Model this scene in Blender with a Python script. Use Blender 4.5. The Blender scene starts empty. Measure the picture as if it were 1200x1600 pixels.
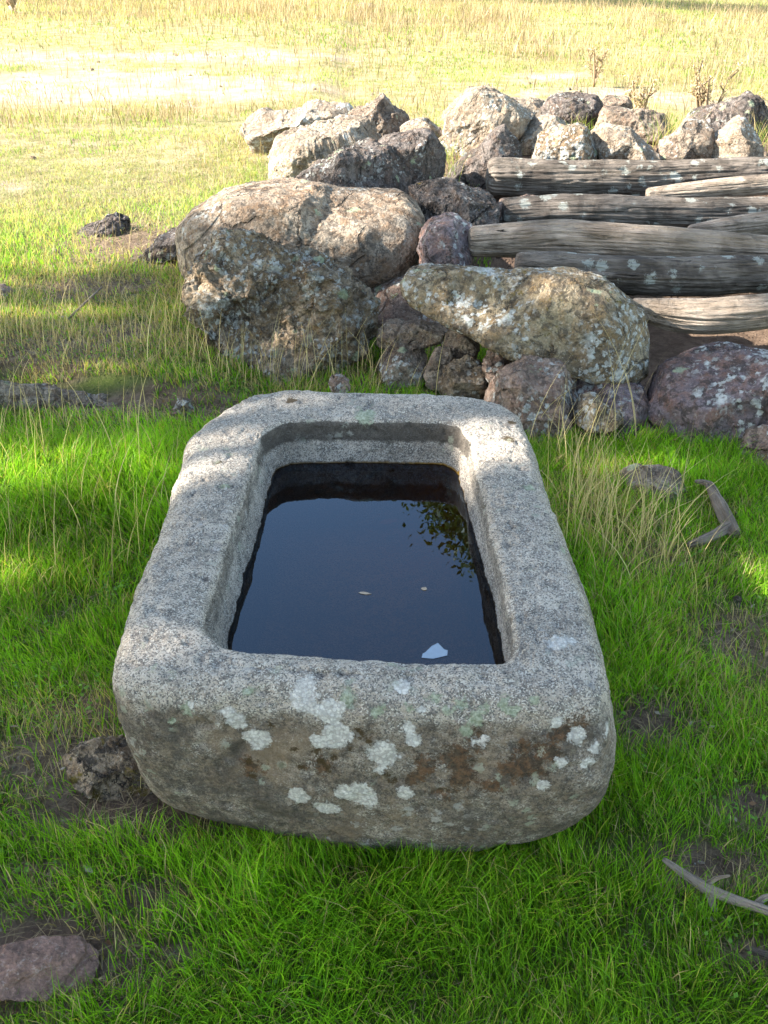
import bpy, bmesh, math, random
import numpy as np
from mathutils import Vector
random.seed(7)
RNG = np.random.default_rng(11)
R = math.radians
S = bpy.context.scene
COL = S.collection
PI = math.pi

# ------------------------------------------------------------------ camera
CAM_H, PITCH, FPX = 1.55, R(29.3), 1640.0          # metres, downward pitch, focal length in pixels of the 1200x1600 frame
cam_d = bpy.data.cameras.new("camera"); cam = bpy.data.objects.new("camera", cam_d); COL.objects.link(cam)
cam_d.sensor_fit = 'VERTICAL'; cam_d.sensor_height = 24.0; cam_d.lens = 24.0 * FPX / 1600
cam_d.clip_start = 0.05; cam_d.clip_end = 2000
cam.location = (0, 0, CAM_H); cam.rotation_euler = (PI/2 - PITCH, 0, 0)
S.camera = cam

# ------------------------------------------------------------------ sky + sun
SUN_EL = R(33)
SUN_AZ = R(-93)           # compass style: 0 = +Y (ahead), negative = left
sun_dir = Vector((math.sin(SUN_AZ)*math.cos(SUN_EL), math.cos(SUN_AZ)*math.cos(SUN_EL), math.sin(SUN_EL)))
W = bpy.data.worlds.new("World"); S.world = W; W.use_nodes = True
nt = W.node_tree; nt.nodes.clear()
wo = nt.nodes.new('ShaderNodeOutputWorld'); bg = nt.nodes.new('ShaderNodeBackground'); sk = nt.nodes.new('ShaderNodeTexSky')
sk.sky_type = 'NISHITA'; sk.sun_disc = False; sk.sun_elevation = SUN_EL; sk.sun_rotation = SUN_AZ
sk.air_density = 1.0; sk.dust_density = 0.5; sk.ozone_density = 2.2
bg.inputs['Strength'].default_value = 0.115
tint = nt.nodes.new('ShaderNodeMix'); tint.data_type = 'RGBA'; tint.blend_type = 'MULTIPLY'; tint.inputs[0].default_value = 1.0
tint.inputs[7].default_value = (1.15, 1.0, .81, 1)            # a warm camera balance for open shade
nt.links.new(sk.outputs[0], tint.inputs[6]); nt.links.new(tint.outputs[2], bg.inputs[0]); nt.links.new(bg.outputs[0], wo.inputs[0])
sl = bpy.data.lights.new("sun", 'SUN'); sl.energy = 4.1; sl.angle = R(0.55); sl.color = (1.0, 0.93, 0.82)
so = bpy.data.objects.new("sun", sl); COL.objects.link(so)
so.rotation_euler = sun_dir.to_track_quat('Z', 'Y').to_euler(); so.location = (-8, 0, 12)
S.view_settings.view_transform = 'Standard'; S.view_settings.look = 'None'
S.view_settings.exposure = 2.75; S.view_settings.gamma = 1.0
S.cycles.max_bounces = 6; S.cycles.transparent_max_bounces = 12
S.cycles.use_denoising = True
try: S.cycles.denoiser = 'OPENIMAGEDENOISE'
except Exception: pass

# ------------------------------------------------------------------ unprojection helpers (photo pixel -> place)
sp_, cp_ = math.sin(PITCH), math.cos(PITCH)
def ray(px, py):
    u = (px - 600) / FPX; v = (800 - py) / FPX
    return np.array([u, cp_ + v*sp_, -sp_ + v*cp_])
def at_z(px, py, z=0.0):
    d = ray(px, py); t = (z - CAM_H) / d[2]; return np.array([d[0]*t, d[1]*t, z])
def at_y(px, py, Y):
    d = ray(px, py); t = Y / d[1]; return np.array([d[0]*t, Y, CAM_H + d[2]*t])
def project(P):
    x = P[..., 0]; y = P[..., 1]; z = P[..., 2] - CAM_H
    dep = y*cp_ - z*sp_; up = y*sp_ + z*cp_
    return 600 + FPX*x/dep, 800 - FPX*up/dep

# ------------------------------------------------------------------ numpy noise
_perm = RNG.permutation(256); _perm = np.concatenate([_perm, _perm, _perm])
_g = RNG.normal(size=(256, 3)); _g /= np.linalg.norm(_g, axis=1)[:, None]
def pnoise(P):
    P = np.asarray(P, float); i = np.floor(P).astype(int); f = P - i; i &= 255
    w = f*f*f*(f*(f*6 - 15) + 10); out = 0.0
    for dx in (0, 1):
        for dy in (0, 1):
            for dz in (0, 1):
                h = _perm[_perm[_perm[(i[:, 0]+dx) & 255] + ((i[:, 1]+dy) & 255)] + ((i[:, 2]+dz) & 255)]
                g = _g[h]
                d = g[:, 0]*(f[:, 0]-dx) + g[:, 1]*(f[:, 1]-dy) + g[:, 2]*(f[:, 2]-dz)
                wx = w[:, 0] if dx else 1-w[:, 0]; wy = w[:, 1] if dy else 1-w[:, 1]; wz = w[:, 2] if dz else 1-w[:, 2]
                out = out + d*wx*wy*wz
    return out*1.6
def fbm(P, oct=4, ridged=False, gain=0.5):
    a = 1.0; s = 0.0; tot = 0.0; P = np.asarray(P, float)
    for k in range(oct):
        n = pnoise(P + 17.3*k)
        s = s + a*((1 - 2*np.abs(n)) if ridged else n); tot += a
        a *= gain; P = P*2.03
    return s/tot
def noise2(x, y, s=1.0, oct=3, off=0.0):
    return fbm(np.stack([np.asarray(x)*s + off, np.asarray(y)*s + off*0.7, np.full(np.shape(x), off + 0.37)], -1), oct)
def smooth(x, a, b):
    t = np.clip((x - a)/(b - a), 0, 1); return t*t*(3 - 2*t)

# ------------------------------------------------------------------ object helpers
def mesh_np(name, V, F, mat=None, parent=None, loc=None, attrs=None, cols=None, smooth_=True):
    """V (n,3) world or local, F (m,k) int"""
    me = bpy.data.meshes.new(name)
    V = np.asarray(V, np.float32)
    if loc is not None: V = V - np.asarray(loc, np.float32)
    polys = F if isinstance(F, list) else [F]
    me.vertices.add(len(V)); me.vertices.foreach_set('co', V.ravel())
    nl = sum(f.size for f in polys); npoly = sum(len(f) for f in polys)
    me.loops.add(nl); me.loops.foreach_set('vertex_index', np.concatenate([f.ravel() for f in polys]).astype(np.int32))
    me.polygons.add(npoly)
    tot = np.concatenate([np.full(len(f), f.shape[1]) for f in polys]); st = np.concatenate([[0], np.cumsum(tot)[:-1]])
    me.polygons.foreach_set('loop_start', st.astype(np.int32))
    me.update(calc_edges=True); me.validate()
    if smooth_: me.polygons.foreach_set('use_smooth', np.ones(len(me.polygons), bool))
    for k, a in (attrs or {}).items():
        a = np.asarray(a, np.float32)
        if a.ndim == 1:
            at = me.attributes.new(k, 'FLOAT', 'POINT'); at.data.foreach_set('value', a)
        else:
            at = me.attributes.new(k, 'FLOAT_VECTOR', 'POINT'); at.data.foreach_set('vector', a.ravel())
    for k, c in (cols or {}).items():
        at = me.attributes.new(k, 'FLOAT_COLOR', 'POINT')
        c4 = np.concatenate([c, np.ones((len(c), 1))], 1).astype(np.float32); at.data.foreach_set('color', c4.ravel())
    o = bpy.data.objects.new(name, me); COL.objects.link(o)
    if mat: me.materials.append(mat)
    if loc is not None and parent is None: o.location = [float(v) for v in loc]
    if parent: o.parent = parent
    return o
def tag(o, label=None, cat=None, group=None, kind=None):
    if label: o['label'] = label
    if cat: o['category'] = cat
    if group: o['group'] = group
    if kind: o['kind'] = kind
    return o
def empty(name, loc):
    e = bpy.data.objects.new(name, None); COL.objects.link(e); e.location = [float(v) for v in loc]; e.empty_display_size = 0.1
    return e

# ------------------------------------------------------------------ material helpers
class NT:
    def __init__(s, name):
        s.m = bpy.data.materials.new(name); s.m.use_nodes = True; s.t = s.m.node_tree; s.t.nodes.clear()
        s.out = s.t.nodes.new('ShaderNodeOutputMaterial')
    def n(s, ty, **kw):
        nd = s.t.nodes.new(ty)
        for k, v in kw.items():
            if k.startswith('i_'):
                key = k[2:]; key = int(key) if key.isdigit() else key.replace('_', ' ')
                s.put(nd.inputs[key], v)
            else: setattr(nd, k, v)
        return nd
    def put(s, sock, v):
        if isinstance(v, bpy.types.NodeSocket): s.t.links.new(v, sock)
        else:
            if hasattr(sock.default_value, '__len__') and not hasattr(v, '__len__'): v = [v]*len(sock.default_value)
            if hasattr(v, '__len__') and len(sock.default_value) == 4 and len(v) == 3: v = (*v, 1)
            sock.default_value = v
    def noise(s, vec, scale, detail=4, rough=0.55, dist=0.0):
        return s.n('ShaderNodeTexNoise', i_Vector=vec, i_Scale=scale, i_Detail=detail, i_Roughness=rough, i_Distortion=dist).outputs['Fac']
    def voro(s, vec, scale, feature='F1', out='Distance', rnd=1.0):
        nd = s.n('ShaderNodeTexVoronoi', feature=feature); s.put(nd.inputs['Vector'], vec); s.put(nd.inputs['Scale'], scale)
        s.put(nd.inputs['Randomness'], rnd); return nd.outputs[out]
    def math(s, op, a, b=0.0, clamp=False):
        nd = s.n('ShaderNodeMath', operation=op, use_clamp=clamp); s.put(nd.inputs[0], a); s.put(nd.inputs[1], b); return nd.outputs[0]
    def step(s, x, a, b):           # smooth ramp of x from a to b
        nd = s.n('ShaderNodeMapRange', interpolation_type='SMOOTHSTEP'); s.put(nd.inputs['Value'], x)
        nd.inputs['From Min'].default_value = a; nd.inputs['From Max'].default_value = b; return nd.outputs[0]
    def mix(s, f, a, b, mode='MIX'):
        nd = s.n('ShaderNodeMix', data_type='RGBA', blend_type=mode); s.put(nd.inputs[0], f); s.put(nd.inputs[6], a); s.put(nd.inputs[7], b); return nd.outputs[2]
    def attr(s, name, out='Fac'):
        return s.n('ShaderNodeAttribute', attribute_name=name).outputs[out]
    def vadd(s, a, b, op='ADD'):
        nd = s.n('ShaderNodeVectorMath', operation=op); s.put(nd.inputs[0], a); s.put(nd.inputs[1], b); return nd.outputs[0]
    def bump(s, h, strength, dist, normal=None):
        nd = s.n('ShaderNodeBump'); s.put(nd.inputs['Height'], h); nd.inputs['Strength'].default_value = strength; nd.inputs['Distance'].default_value = dist
        if normal: s.put(nd.inputs['Normal'], normal)
        return nd.outputs[0]
    def bsdf(s, col, rough=0.9, normal=None, spec=0.3):
        nd = s.n('ShaderNodeBsdfPrincipled'); s.put(nd.inputs['Base Color'], col); s.put(nd.inputs['Roughness'], rough)
        s.put(nd.inputs['Specular IOR Level'], spec)
        if normal: s.put(nd.inputs['Normal'], normal)
        s.t.links.new(nd.outputs[0], s.out.inputs[0]); return nd

def objcoord(k):
    """object coordinates in metres, shifted differently for every object"""
    oc = k.n('ShaderNodeTexCoord').outputs['Object']; r = k.n('ShaderNodeObjectInfo').outputs['Random']
    return k.vadd(oc, k.math('MULTIPLY', r, 37.0))

def rock_material(name, light, dark, warm, pale=0.5, green=0.3, moss=0.1, rust=0.3, scale=1.0, bump=1.0, crust=1.0):
    k = NT(name); v = objcoord(k)
    big = k.noise(v, 5*scale, 5, 0.6, 0.4); mid = k.noise(v, 22*scale, 6, 0.65, 0.3); fine = k.noise(v, 120*scale, 5, 0.7)
    c = k.mix(k.step(big, .35, .65), dark, light)
    c = k.mix(k.step(mid, .42, .68), c, k.mix(.6, dark, warm))
    w2 = k.noise(k.vadd(v, (5, 3, 1)), 9*scale, 4, 0.6, 0.8)
    c = k.mix(k.math('MULTIPLY', k.step(w2, .55, .68), rust), c, warm)
    c = k.mix(k.step(fine, .35, .72), k.mix(.45, c, (0.03, 0.026, 0.022)), c)
    # dark crust lichen
    dk = k.noise(k.vadd(v, (2, 9, 4)), 30*scale, 5, 0.7, 0.5)
    c = k.mix(k.math('MULTIPLY', k.step(dk, .50, .57), .8*crust), c, (0.035, 0.03, 0.026))
    lt = k.noise(k.vadd(v, (6, 6, 1)), 55*scale, 6, .75, .4); c = k.mix(k.math('MULTIPLY', k.step(lt, .54, .66), .55), c, k.mix(.5, light, (.5, .46, .4)))
    # pale crust lichen: rosettes of ragged edge, clustered
    vd = k.vadd(v, k.math('MULTIPLY', k.noise(v, 45*scale, 4, .7), .035))
    rag = k.math('MULTIPLY', k.math('SUBTRACT', k.noise(v, 70*scale, 6, .8), .5), 1.1)
    ros = k.math('ADD', k.voro(vd, 12*scale), rag); ros2 = k.math('ADD', k.voro(vd, 38*scale), rag)
    clus = k.noise(k.vadd(v, (11, 2, 7)), 3.2*scale, 6, .7)
    m1 = k.math('MULTIPLY', k.step(ros, .40, .32), k.step(clus, .60-.22*pale, .66-.18*pale))
    m2 = k.math('MULTIPLY', k.step(ros2, .42, .33), k.step(clus, .54-.2*pale, .62-.16*pale))
    pm = k.math('MAXIMUM', m1, k.math('MULTIPLY', m2, .9))
    pcol = k.mix(k.step(k.noise(v, 60*scale, 3), .35, .65), (0.30, 0.30, 0.27), (0.52, 0.53, 0.50))
    c = k.mix(k.math('MULTIPLY', pm, .9), c, pcol)
    gv = k.vadd(v, (3, 3, 8)); gros = k.voro(k.vadd(gv, k.math('MULTIPLY', k.noise(gv, 50*scale, 4, .7), .03)), 11*scale)
    gros = k.math('ADD', gros, k.math('MULTIPLY', rag, .7)); gm = k.math('MULTIPLY', k.step(gros, .30, .22), k.step(k.noise(gv, 6*scale, 3), .62-.2*green, .66-.2*green))
    c = k.mix(k.math('MULTIPLY', gm, .85), c, (0.27, 0.31, 0.20))
    cv = k.vadd(v, k.math('MULTIPLY', k.noise(v, 8*scale, 5, .7), .16)); ce = k.voro(cv, 4.2*scale, 'DISTANCE_TO_EDGE')
    crk = k.math('MULTIPLY', k.step(ce, .030, .004), k.step(k.noise(k.vadd(v, (4, 8, 2)), 5*scale, 3), .46, .58)); c = k.mix(k.math('MULTIPLY', crk, .85*crust**1.5), c, (.02, .016, .013))
    geo = k.n('ShaderNodeNewGeometry'); nz = k.n('ShaderNodeSeparateXYZ', i_0=geo.outputs['Normal']).outputs[2]
    mm = k.math('MULTIPLY', k.step(k.noise(k.vadd(v, (7, 1, 2)), 14*scale, 5, .7), .66-.18*moss, .74-.18*moss), k.step(nz, -.3, .4))
    c = k.mix(mm, c, k.mix(fine, (0.05, 0.033, 0.01), (0.19, 0.14, 0.03)))
    h = k.math('ADD', k.math('MULTIPLY', mid, .8), k.math('MULTIPLY', fine, .35))
    h = k.math('ADD', h, k.math('MULTIPLY', pm, .06))
    pits = k.step(k.voro(v, 60*scale), .05, .35); h = k.math('ADD', h, k.math('MULTIPLY', pits, .15))
    h = k.math('SUBTRACT', h, k.math('MULTIPLY', crk, .8*crust)); h = k.math('ADD', h, k.math('MULTIPLY', k.noise(v, 9*scale, 6, .65, .6), 1.1)); k.bsdf(c, .92, k.bump(h, 1.0, .034*bump/scale), .2)
    return k.m

M = {}
M['rock_grey'] = rock_material('grey_lichen_rock', (.48, .37, .25), (.12, .09, .062), (.32, .20, .10), .5, .6, .1, .5, 1.0, 1.2, .7)
M['rock_slab'] = rock_material('tan_slab_rock', (.44, .355, .265), (.22, .165, .12), (.27, .155, .08), .05, .15, .05, .6, .9, .7, .75)
M['rock_nose'] = rock_material('ochre_lichen_rock', (.38, .31, .20), (.16, .12, .08), (.29, .185, .08), .62, .15, .35, .5, 1.0, .8, .8)
M['rock_dark'] = rock_material('dark_crusted_rock', (.21, .18, .165), (.07, .058, .052), (.19, .12, .085), .0, .25, .12, .35)
M['rock_pink'] = rock_material('pinkish_rock', (.40, .295, .23), (.19, .135, .105), (.30, .17, .12), .15, .1, .02, .4, 1.0, .9, .7)
M['rock_pale'] = rock_material('pale_sunlit_rock', (.46, .39, .30), (.26, .205, .155), (.36, .245, .15), .3, .0, .0, .5, 1.0, .9, .5)
M['rock_plain'] = rock_material('plain_pink_rock', (.33, .195, .15), (.19, .11, .085), (.32, .18, .13), -1.2, -1, -.5, .3, 1.0, .7, .4)
M['rock_purple'] = rock_material('purplish_rock', (.24, .19, .20), (.10, .075, .078), (.30, .16, .11), .15, -.2, .0, .6, .8, .8, .8)
M['rock_brown'] = rock_material('brown_rubble_rock', (.40, .32, .24), (.16, .12, .09), (.27, .17, .11), .05, .1, .08, .4, 1.3, .9, .7)
M['rock_moss'] = rock_material('mossy_rock', (.48, .36, .24), (.20, .14, .085), (.20, .11, .06), -.4, -.3, .55, .5, 1.4, .9)

# granite of the trough
k = NT('granite'); v = k.n('ShaderNodeTexCoord').outputs['Object']
sep = k.n('ShaderNodeSeparateXYZ', i_0=v)
sp1 = k.voro(v, 430, out='Color'); spg = k.n('ShaderNodeSeparateColor', i_0=sp1).outputs[0]
big = k.noise(v, 7, 5, .6); mid = k.noise(v, 34, 6, .7); fine = k.noise(v, 330, 3, .7)
base = k.mix(k.step(big, .32, .68), (.36, .305, .245), (.56, .485, .40))
base = k.mix(k.step(mid, .42, .66), base, (.20, .172, .145))
base = k.mix(k.math('MULTIPLY', k.step(k.noise(k.vadd(v, (1, 7, 2)), 11, 8, .8), .50, .62), .55), base, (.17, .15, .125))
base = k.mix(k.math('MULTIPLY', k.step(spg, .70, .82), k.math('MULTIPLY', k.step(mid, .30, .60), .62)), base, (.74, .69, .60))
base = k.mix(k.math('MULTIPLY', k.step(spg, .30, .20), .8), base, (.10, .095, .09))
base = k.mix(k.math('MULTIPLY', k.step(fine, .56, .70), .6), base, (.10, .09, .08))
grime_shade = k.attr('grime_shade'); gn = k.math('ADD', grime_shade, k.math('MULTIPLY', k.math('SUBTRACT', k.noise(v, 26, 6, .75), .5), .9))
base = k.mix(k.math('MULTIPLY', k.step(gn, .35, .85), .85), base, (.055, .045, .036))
face = k.attr('face')                                     # weathered brown-grey skin of the outer faces
fn = k.math('ADD', k.math('MULTIPLY', face, .85), k.math('MULTIPLY', k.math('SUBTRACT', k.noise(v, 14, 8, .78), .5), 2.2))
base = k.mix(k.math('MULTIPLY', k.step(fn, 
    .45, 1.0), .80), base, k.mix(k.step(k.noise(v, 60, 7, .8), .42, .58), (.036, .026, .017), (.18, .13, .085)))
fn2 = k.math('ADD', k.math('MULTIPLY', face, .5), k.math('MULTIPLY', k.math('SUBTRACT', k.noise(k.vadd(v, (3, 3, 3)), 7, 8, .8), .5), 3.0))
base = k.mix(k.math('MULTIPLY', k.step(fn2, .30, .75), .62), base, (.06, .052, .045))
fw = k.math('MULTIPLY', face, k.step(k.noise(k.vadd(v, (9, 3, 3)), 5, 4, .6), .52, .68)); base = k.mix(k.math('MULTIPLY', fw, .45), base, (.30, .21, .13))
warp = k.math('MULTIPLY', k.math('SUBTRACT', k.noise(v, 38, 6, .78), .5), .055)
warp2 = k.math('MULTIPLY', k.math('SUBTRACT', k.noise(v, 80, 6, .8), .5), .045)
def spot(name, w, hard=.0025):
    d = k.math('ADD', k.attr(name), w); return k.step(d, hard, -hard)
rustm = spot('rust', k.math('ADD', -.006, k.math('MULTIPLY', k.math('SUBTRACT', k.noise(v, 42, 7, .85), .5), .15)), .003)
base = k.mix(k.math('MULTIPLY', rustm, .8), base, k.mix(k.step(k.noise(v, 70, 5, .75), .42, .6), (.035, .022, .010), (.13, .062, .025)))
mossm = spot('moss', warp2); base = k.mix(k.math('MULTIPLY', mossm, .92), base, k.mix(fine, (.03, .02, .006), (.085, .05, .015)))
greenm = spot('green', k.math('ADD', warp, warp2)); base = k.mix(k.math('MULTIPLY', greenm, .85), base, k.mix(k.step(k.noise(v, 150, 3), .35, .65), (.22, .25, .16), (.42, .45, .34)))
palem = spot('pale', warp); base = k.mix(k.math('MULTIPLY', palem, .88), base, k.mix(k.math('MULTIPLY', k.step(k.voro(v, 170), .42, .62), .45), k.mix(k.step(k.noise(v, 60, 6, .8), .36, .64), (.52, .485, .44), (.76, .73, .68)), (.24, .22, .195)))
sm = k.voro(k.vadd(v, k.math('MULTIPLY', warp, 1.0)), 26); sml = k.math('MULTIPLY', k.step(k.math('ADD', sm, k.math('MULTIPLY', k.math('SUBTRACT', k.noise(v, 130, 5, .8), .5), .5)), .27, .20), k.step(k.noise(v, 6, 4), .46, .58))
base = k.mix(k.math('MULTIPLY', sml, .6), base, k.mix(k.step(k.noise(v, 5, 2), .45, .55), (.33, .35, .26), (.42, .40, .37)))
base = k.mix(k.math('MULTIPLY', k.attr('sunlit_silt'), k.step(k.noise(v, 18, 6, .7), .25, .6)), base, (.42, .22, .03))
h = k.math('ADD', k.math('MULTIPLY', mid, .9), k.math('MULTIPLY', fine, .35)); h = k.math('ADD', h, k.math('MULTIPLY', spg, .12)); h = k.math('ADD', h, k.math('MULTIPLY', k.math('MAXIMUM', palem, greenm), .10))
k.bsdf(base, .9, k.bump(h, 1.0, .016), .25); M['granite'] = k.m

# soil / ground
k = NT('soil'); v = k.n('ShaderNodeTexCoord').outputs['Object']
big = k.noise(v, 1.3, 5, .6); mid = k.noise(v, 16, 6, .7); fine = k.noise(v, 110, 5, .75)
near = k.mix(k.step(mid, .35, .65), (.10, .07, .046), (.20, .145, .10))
near = k.mix(k.step(k.math('SUBTRACT', k.math('ADD', big, .12), k.math('MULTIPLY', k.attr('thin'), .6)), .38, .58), near, (.085, .115, .022))
near = k.mix(k.step(fine, .55, .75), near, (.24, .19, .12))
farc = k.mix(k.step(k.noise(v, 5, 6, .7), .38, .62), (.20, .19, .07), (.34, .28, .16))
far = k.attr('far'); c = k.mix(far, near, farc)
bare = k.attr('bare'); c = k.mix(k.step(k.math('ADD', bare, k.math('MULTIPLY', k.math('SUBTRACT', k.noise(v, 1.6, 7, .78), .5), 2.2)), .40, .85), c, k.mix(k.step(k.noise(v, 3, 7, .75), .35, .65), (.27, .21, .15), (.44, .36, .28)))
pk = k.attr('pink'); c = k.mix(pk, c, k.mix(mid, (.075, .046, .038), (.17, .105, .085)))
h = k.math('ADD', mid, k.math('MULTIPLY', fine, .5))
h = k.math('ADD', h, k.math('MULTIPLY', k.step(k.voro(v, 42), .05, .4), .5)); k.bsdf(c, .95, k.bump(h, 1.0, .03), .15); M['soil'] = k.m

def blade_material(name, transl=.35, spec=.25):
    k = NT(name); c = k.attr('col', 'Color')
    d = k.n('ShaderNodeBsdfPrincipled'); k.put(d.inputs['Base Color'], c); d.inputs['Roughness'].default_value = .45; d.inputs['Specular IOR Level'].default_value = spec
    t = k.n('ShaderNodeBsdfTranslucent'); k.put(t.inputs[0], k.mix(1.0, c, (1.5, 1.5, .8), 'MULTIPLY'))
    mx = k.n('ShaderNodeMixShader'); mx.inputs[0].default_value = transl
    k.t.links.new(d.outputs[0], mx.inputs[1]); k.t.links.new(t.outputs[0], mx.inputs[2]); k.t.links.new(mx.outputs[0], k.out.inputs[0]); return k.m
M['blade'] = blade_material('grass_blade', .42, .12); M['straw'] = blade_material('straw', .25, .2); M['leaf'] = blade_material('leaf', .25)

def wood_material(name, a, b, crack=(.03, .024, .02), lich=.3, warm=(.2, .15, .1)):
    k = NT(name); g = k.attr('grain', 'Vector'); r = k.n('ShaderNodeObjectInfo').outputs['Random']
    g = k.vadd(g, k.math('MULTIPLY', r, 9.0))
    st = k.n('ShaderNodeMapping'); k.put(st.inputs[0], g); st.inputs['Scale'].default_value = (2.2, 38, 38); s1 = k.noise(st.outputs[0], 1.0, 6, .65, .5)
    st2 = k.n('ShaderNodeMapping'); k.put(st2.inputs[0], g); st2.inputs['Scale'].default_value = (5, 130, 130); s2 = k.noise(st2.outputs[0], 1.0, 5, .7, .3)
    big = k.noise(g, 7, 5, .6, .5)
    c = k.mix(k.step(big, .35, .65), b, a); c = k.mix(k.step(s1, .40, .62), c, k.mix(.5, c, warm)); 
    c = k.mix(k.math('MULTIPLY', k.step(s2, .52, .66), .7), c, crack)
    ck = k.step(s1, .345, .30); c = k.mix(ck, c, (.012, .01, .009))
    ros = k.math('ADD', k.voro(g, 13), k.math('MULTIPLY', k.math('SUBTRACT', k.noise(g, 60, 6, .8), .5), 1.0)); cl = k.noise(k.vadd(g, (4, 4, 4)), 5, 4)
    lm = k.math('MULTIPLY', k.step(ros, .36, .27), k.step(cl, .66-.25*lich, .70-.22*lich)); c = k.mix(k.math('MULTIPLY', lm, .85), c, (.36, .37, .33))
    h = k.math('ADD', k.math('MULTIPLY', s1, .8), k.math('MULTIPLY', s2, .45)); h = k.math('SUBTRACT', h, k.math('MULTIPLY', ck, .7))
    h = k.math('ADD', h, k.math('MULTIPLY', big, .8)); k.bsdf(c, .85, k.bump(h, 1.0, .035), .2); return k.m
M['wood_grey'] = wood_material('weathered_grey_wood', (.42, .345, .28), (.20, .158, .125), lich=.05)
M['wood_dark'] = wood_material('dark_lichen_wood', (.23, .192, .16), (.075, .06, .05), lich=.85, warm=(.12, .10, .08))
M['wood_pale'] = wood_material('pale_dead_wood', (.30, .245, .20), (.14, .11, .09), lich=.0)
M['bark'] = wood_material('bark', (.16, .13, .10), (.07, .055, .045), lich=.4)

# ------------------------------------------------------------------ ground
TC = np.array([-0.02, 1.99])      # trough centre (x, y)
def pile_mask(x, y):
    a = smooth(y, 4.6, 5.1)*smooth(y, 8.3, 7.2)*smooth(x, -0.35 - 0.08*(y-5), 0.15)*0.9
    b = smooth(y, 6.2, 6.7)*smooth(y, 8.6, 7.6)*smooth(x, -.6, 0.1)
    hollow = smooth(x, 0.75, 1.05)*smooth(y, 6.35, 5.9)
    return np.clip(np.maximum(a, b)*(1 - hollow), 0, 1)
def pit_mask(x, y): return smooth(x, .62, .85)*smooth(x, 3.2, 2.9)*smooth(y, 3.62, 3.85)*smooth(y, 6.2, 5.8)
def ground_z(x, y):
    x = np.asarray(x, float); y = np.asarray(y, float)
    z = .028*noise2(x, y, 1.1, 3, 3.1) + .010*noise2(x, y, 5.0, 3, 9.7)
    z = z + .30*pile_mask(x, y)
    z = z - .42*pit_mask(x, y) + .22*smooth(x, 3.0, 3.4)*smooth(y, 3.5, 3.9)*smooth(y, 6.4, 6.0)
    z = z + .07*smooth(y - .12*np.sin(x*3.1), 3.62, 3.76)*smooth(x, -.35, -.75)           # the low terrace on the left
    z = z + .05*np.exp(-(((x+1.0)/.8)**2 + ((y-3.0)/.35)**2))
    r = np.hypot((x - TC[0])/.45, (y - TC[1])/.6); z = z*np.where(r < 1.9, np.clip((r-1)/.9, 0, 1)*.8 + .2, 1)
    z = z + .35*noise2(x, y, .05, 2, 1.3)*smooth(y, 9, 20) + .0
    return z
def ellipses(x, y, lst):
    s = np.zeros(np.shape(x))
    for px, py, rx, ry, a in lst:
        c = at_z(px, py, 0); s = np.maximum(s, a*np.exp(-(((x-c[0])/rx)**2 + ((y-c[1])/ry)**2)))
    return s
BARE_FAR = [(120, 150, 3.4, 1.7, 1.0), (330, 105, 2.2, 1.0, .9), (30, 110, 2.0, 1.2, .9), (420, 135, 1.0, .6, .8), (960, 150, 1.3, .7, .9), (1150, 165, 1.0, .6, .9), (860, 125, .9, .6, .7), (700, 60, 2, 1.2, .3), (200, 70, 3, 1.5, .45), (30, 310, .6, .3, .55), (170, 265, 1.0, .15, .5), (60, 240, .8, .15, .5)]
PINK = [(60, 1490, .10, .05, .9), (170, 1275, .10, .035, .8), (1100, 1370, .07, .04, .5), (1010, 1125, .06, .04, .4), (600, 480, .5, .5, 1.0), (205, 400, .25, .35, .5), (210, 540, .08, .05, .5), (640, 1400, .05, .03, .4), (280, 1495, .03, .02, .6), (1180, 1250, .05, .04, .5), (140, 1110, .12, .06, .5)]
THIN = [(60, 1500, .20, .10, .97), (190, 1265, .24, .08, .95), (90, 1190, .26, .17, .70), (240, 1410, .10, .05, .7), (1010, 1130, .13, .09, .7), (1120, 1365, .14, .07, .75),
        (1170, 1010, .14, .20, .55), (560, 1390, .05, .03, .6), (280, 1495, .04, .03, .8), (1185, 1260, .08, .06, .8), (1180, 1500, .08, .04, .6), (1020, 870, .14, .10, .5), (140, 1110, .2, .08, .6),
        (205, 400, .35, .5, .75), (240, 640, .4, .12, .55), (60, 570, .5, .2, .5), (130, 470, .4, .2, .5), (290, 560, .25, .15, .35), (360, 440, .2, .2, .3), (560, 590, .25, .2, .3), (860, 690, .2, .1, .4), (200, 540, .2, .12, .5), (1120, 800, .1, .06, .4), (60, 1370, .12, .05, .5)]
# graded sheet: fine near the viewer, coarse to the horizon
def axis(a, b, fine, lim):
    out = [0.0]; 
    while out[-1] < b: out.append(out[-1] + fine*max(1, (out[-1]/lim)**1.0))
    return np.array(out)
ax = axis(0, 400, .03, 2.2); xs = np.concatenate([-ax[:0:-1], ax])
ay = axis(0, 500, .03, 3.5); ys = np.concatenate([-np.array([300, 100, 40, 20, 10, 6, 3, 1.5, .7, .3]), ay]) + .5
X, Y = np.meshgrid(xs, ys); Z = ground_z(X.ravel(), Y.ravel()).reshape(X.shape)
Vg = np.stack([X.ravel(), Y.ravel(), Z.ravel()], 1); nx, ny = len(xs), len(ys)
idx = np.arange(nx*ny).reshape(ny, nx); Fg = np.stack([idx[:-1, :-1], idx[:-1, 1:], idx[1:, 1:], idx[1:, :-1]], -1).reshape(-1, 4)
gx, gy = Vg[:, 0], Vg[:, 1]
far_m = smooth(gy + .25*gx*0 + .5*noise2(gx, gy, .8, 2, 2), 4.5, 8)
bare_m = ellipses(gx, gy, BARE_FAR)
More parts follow.
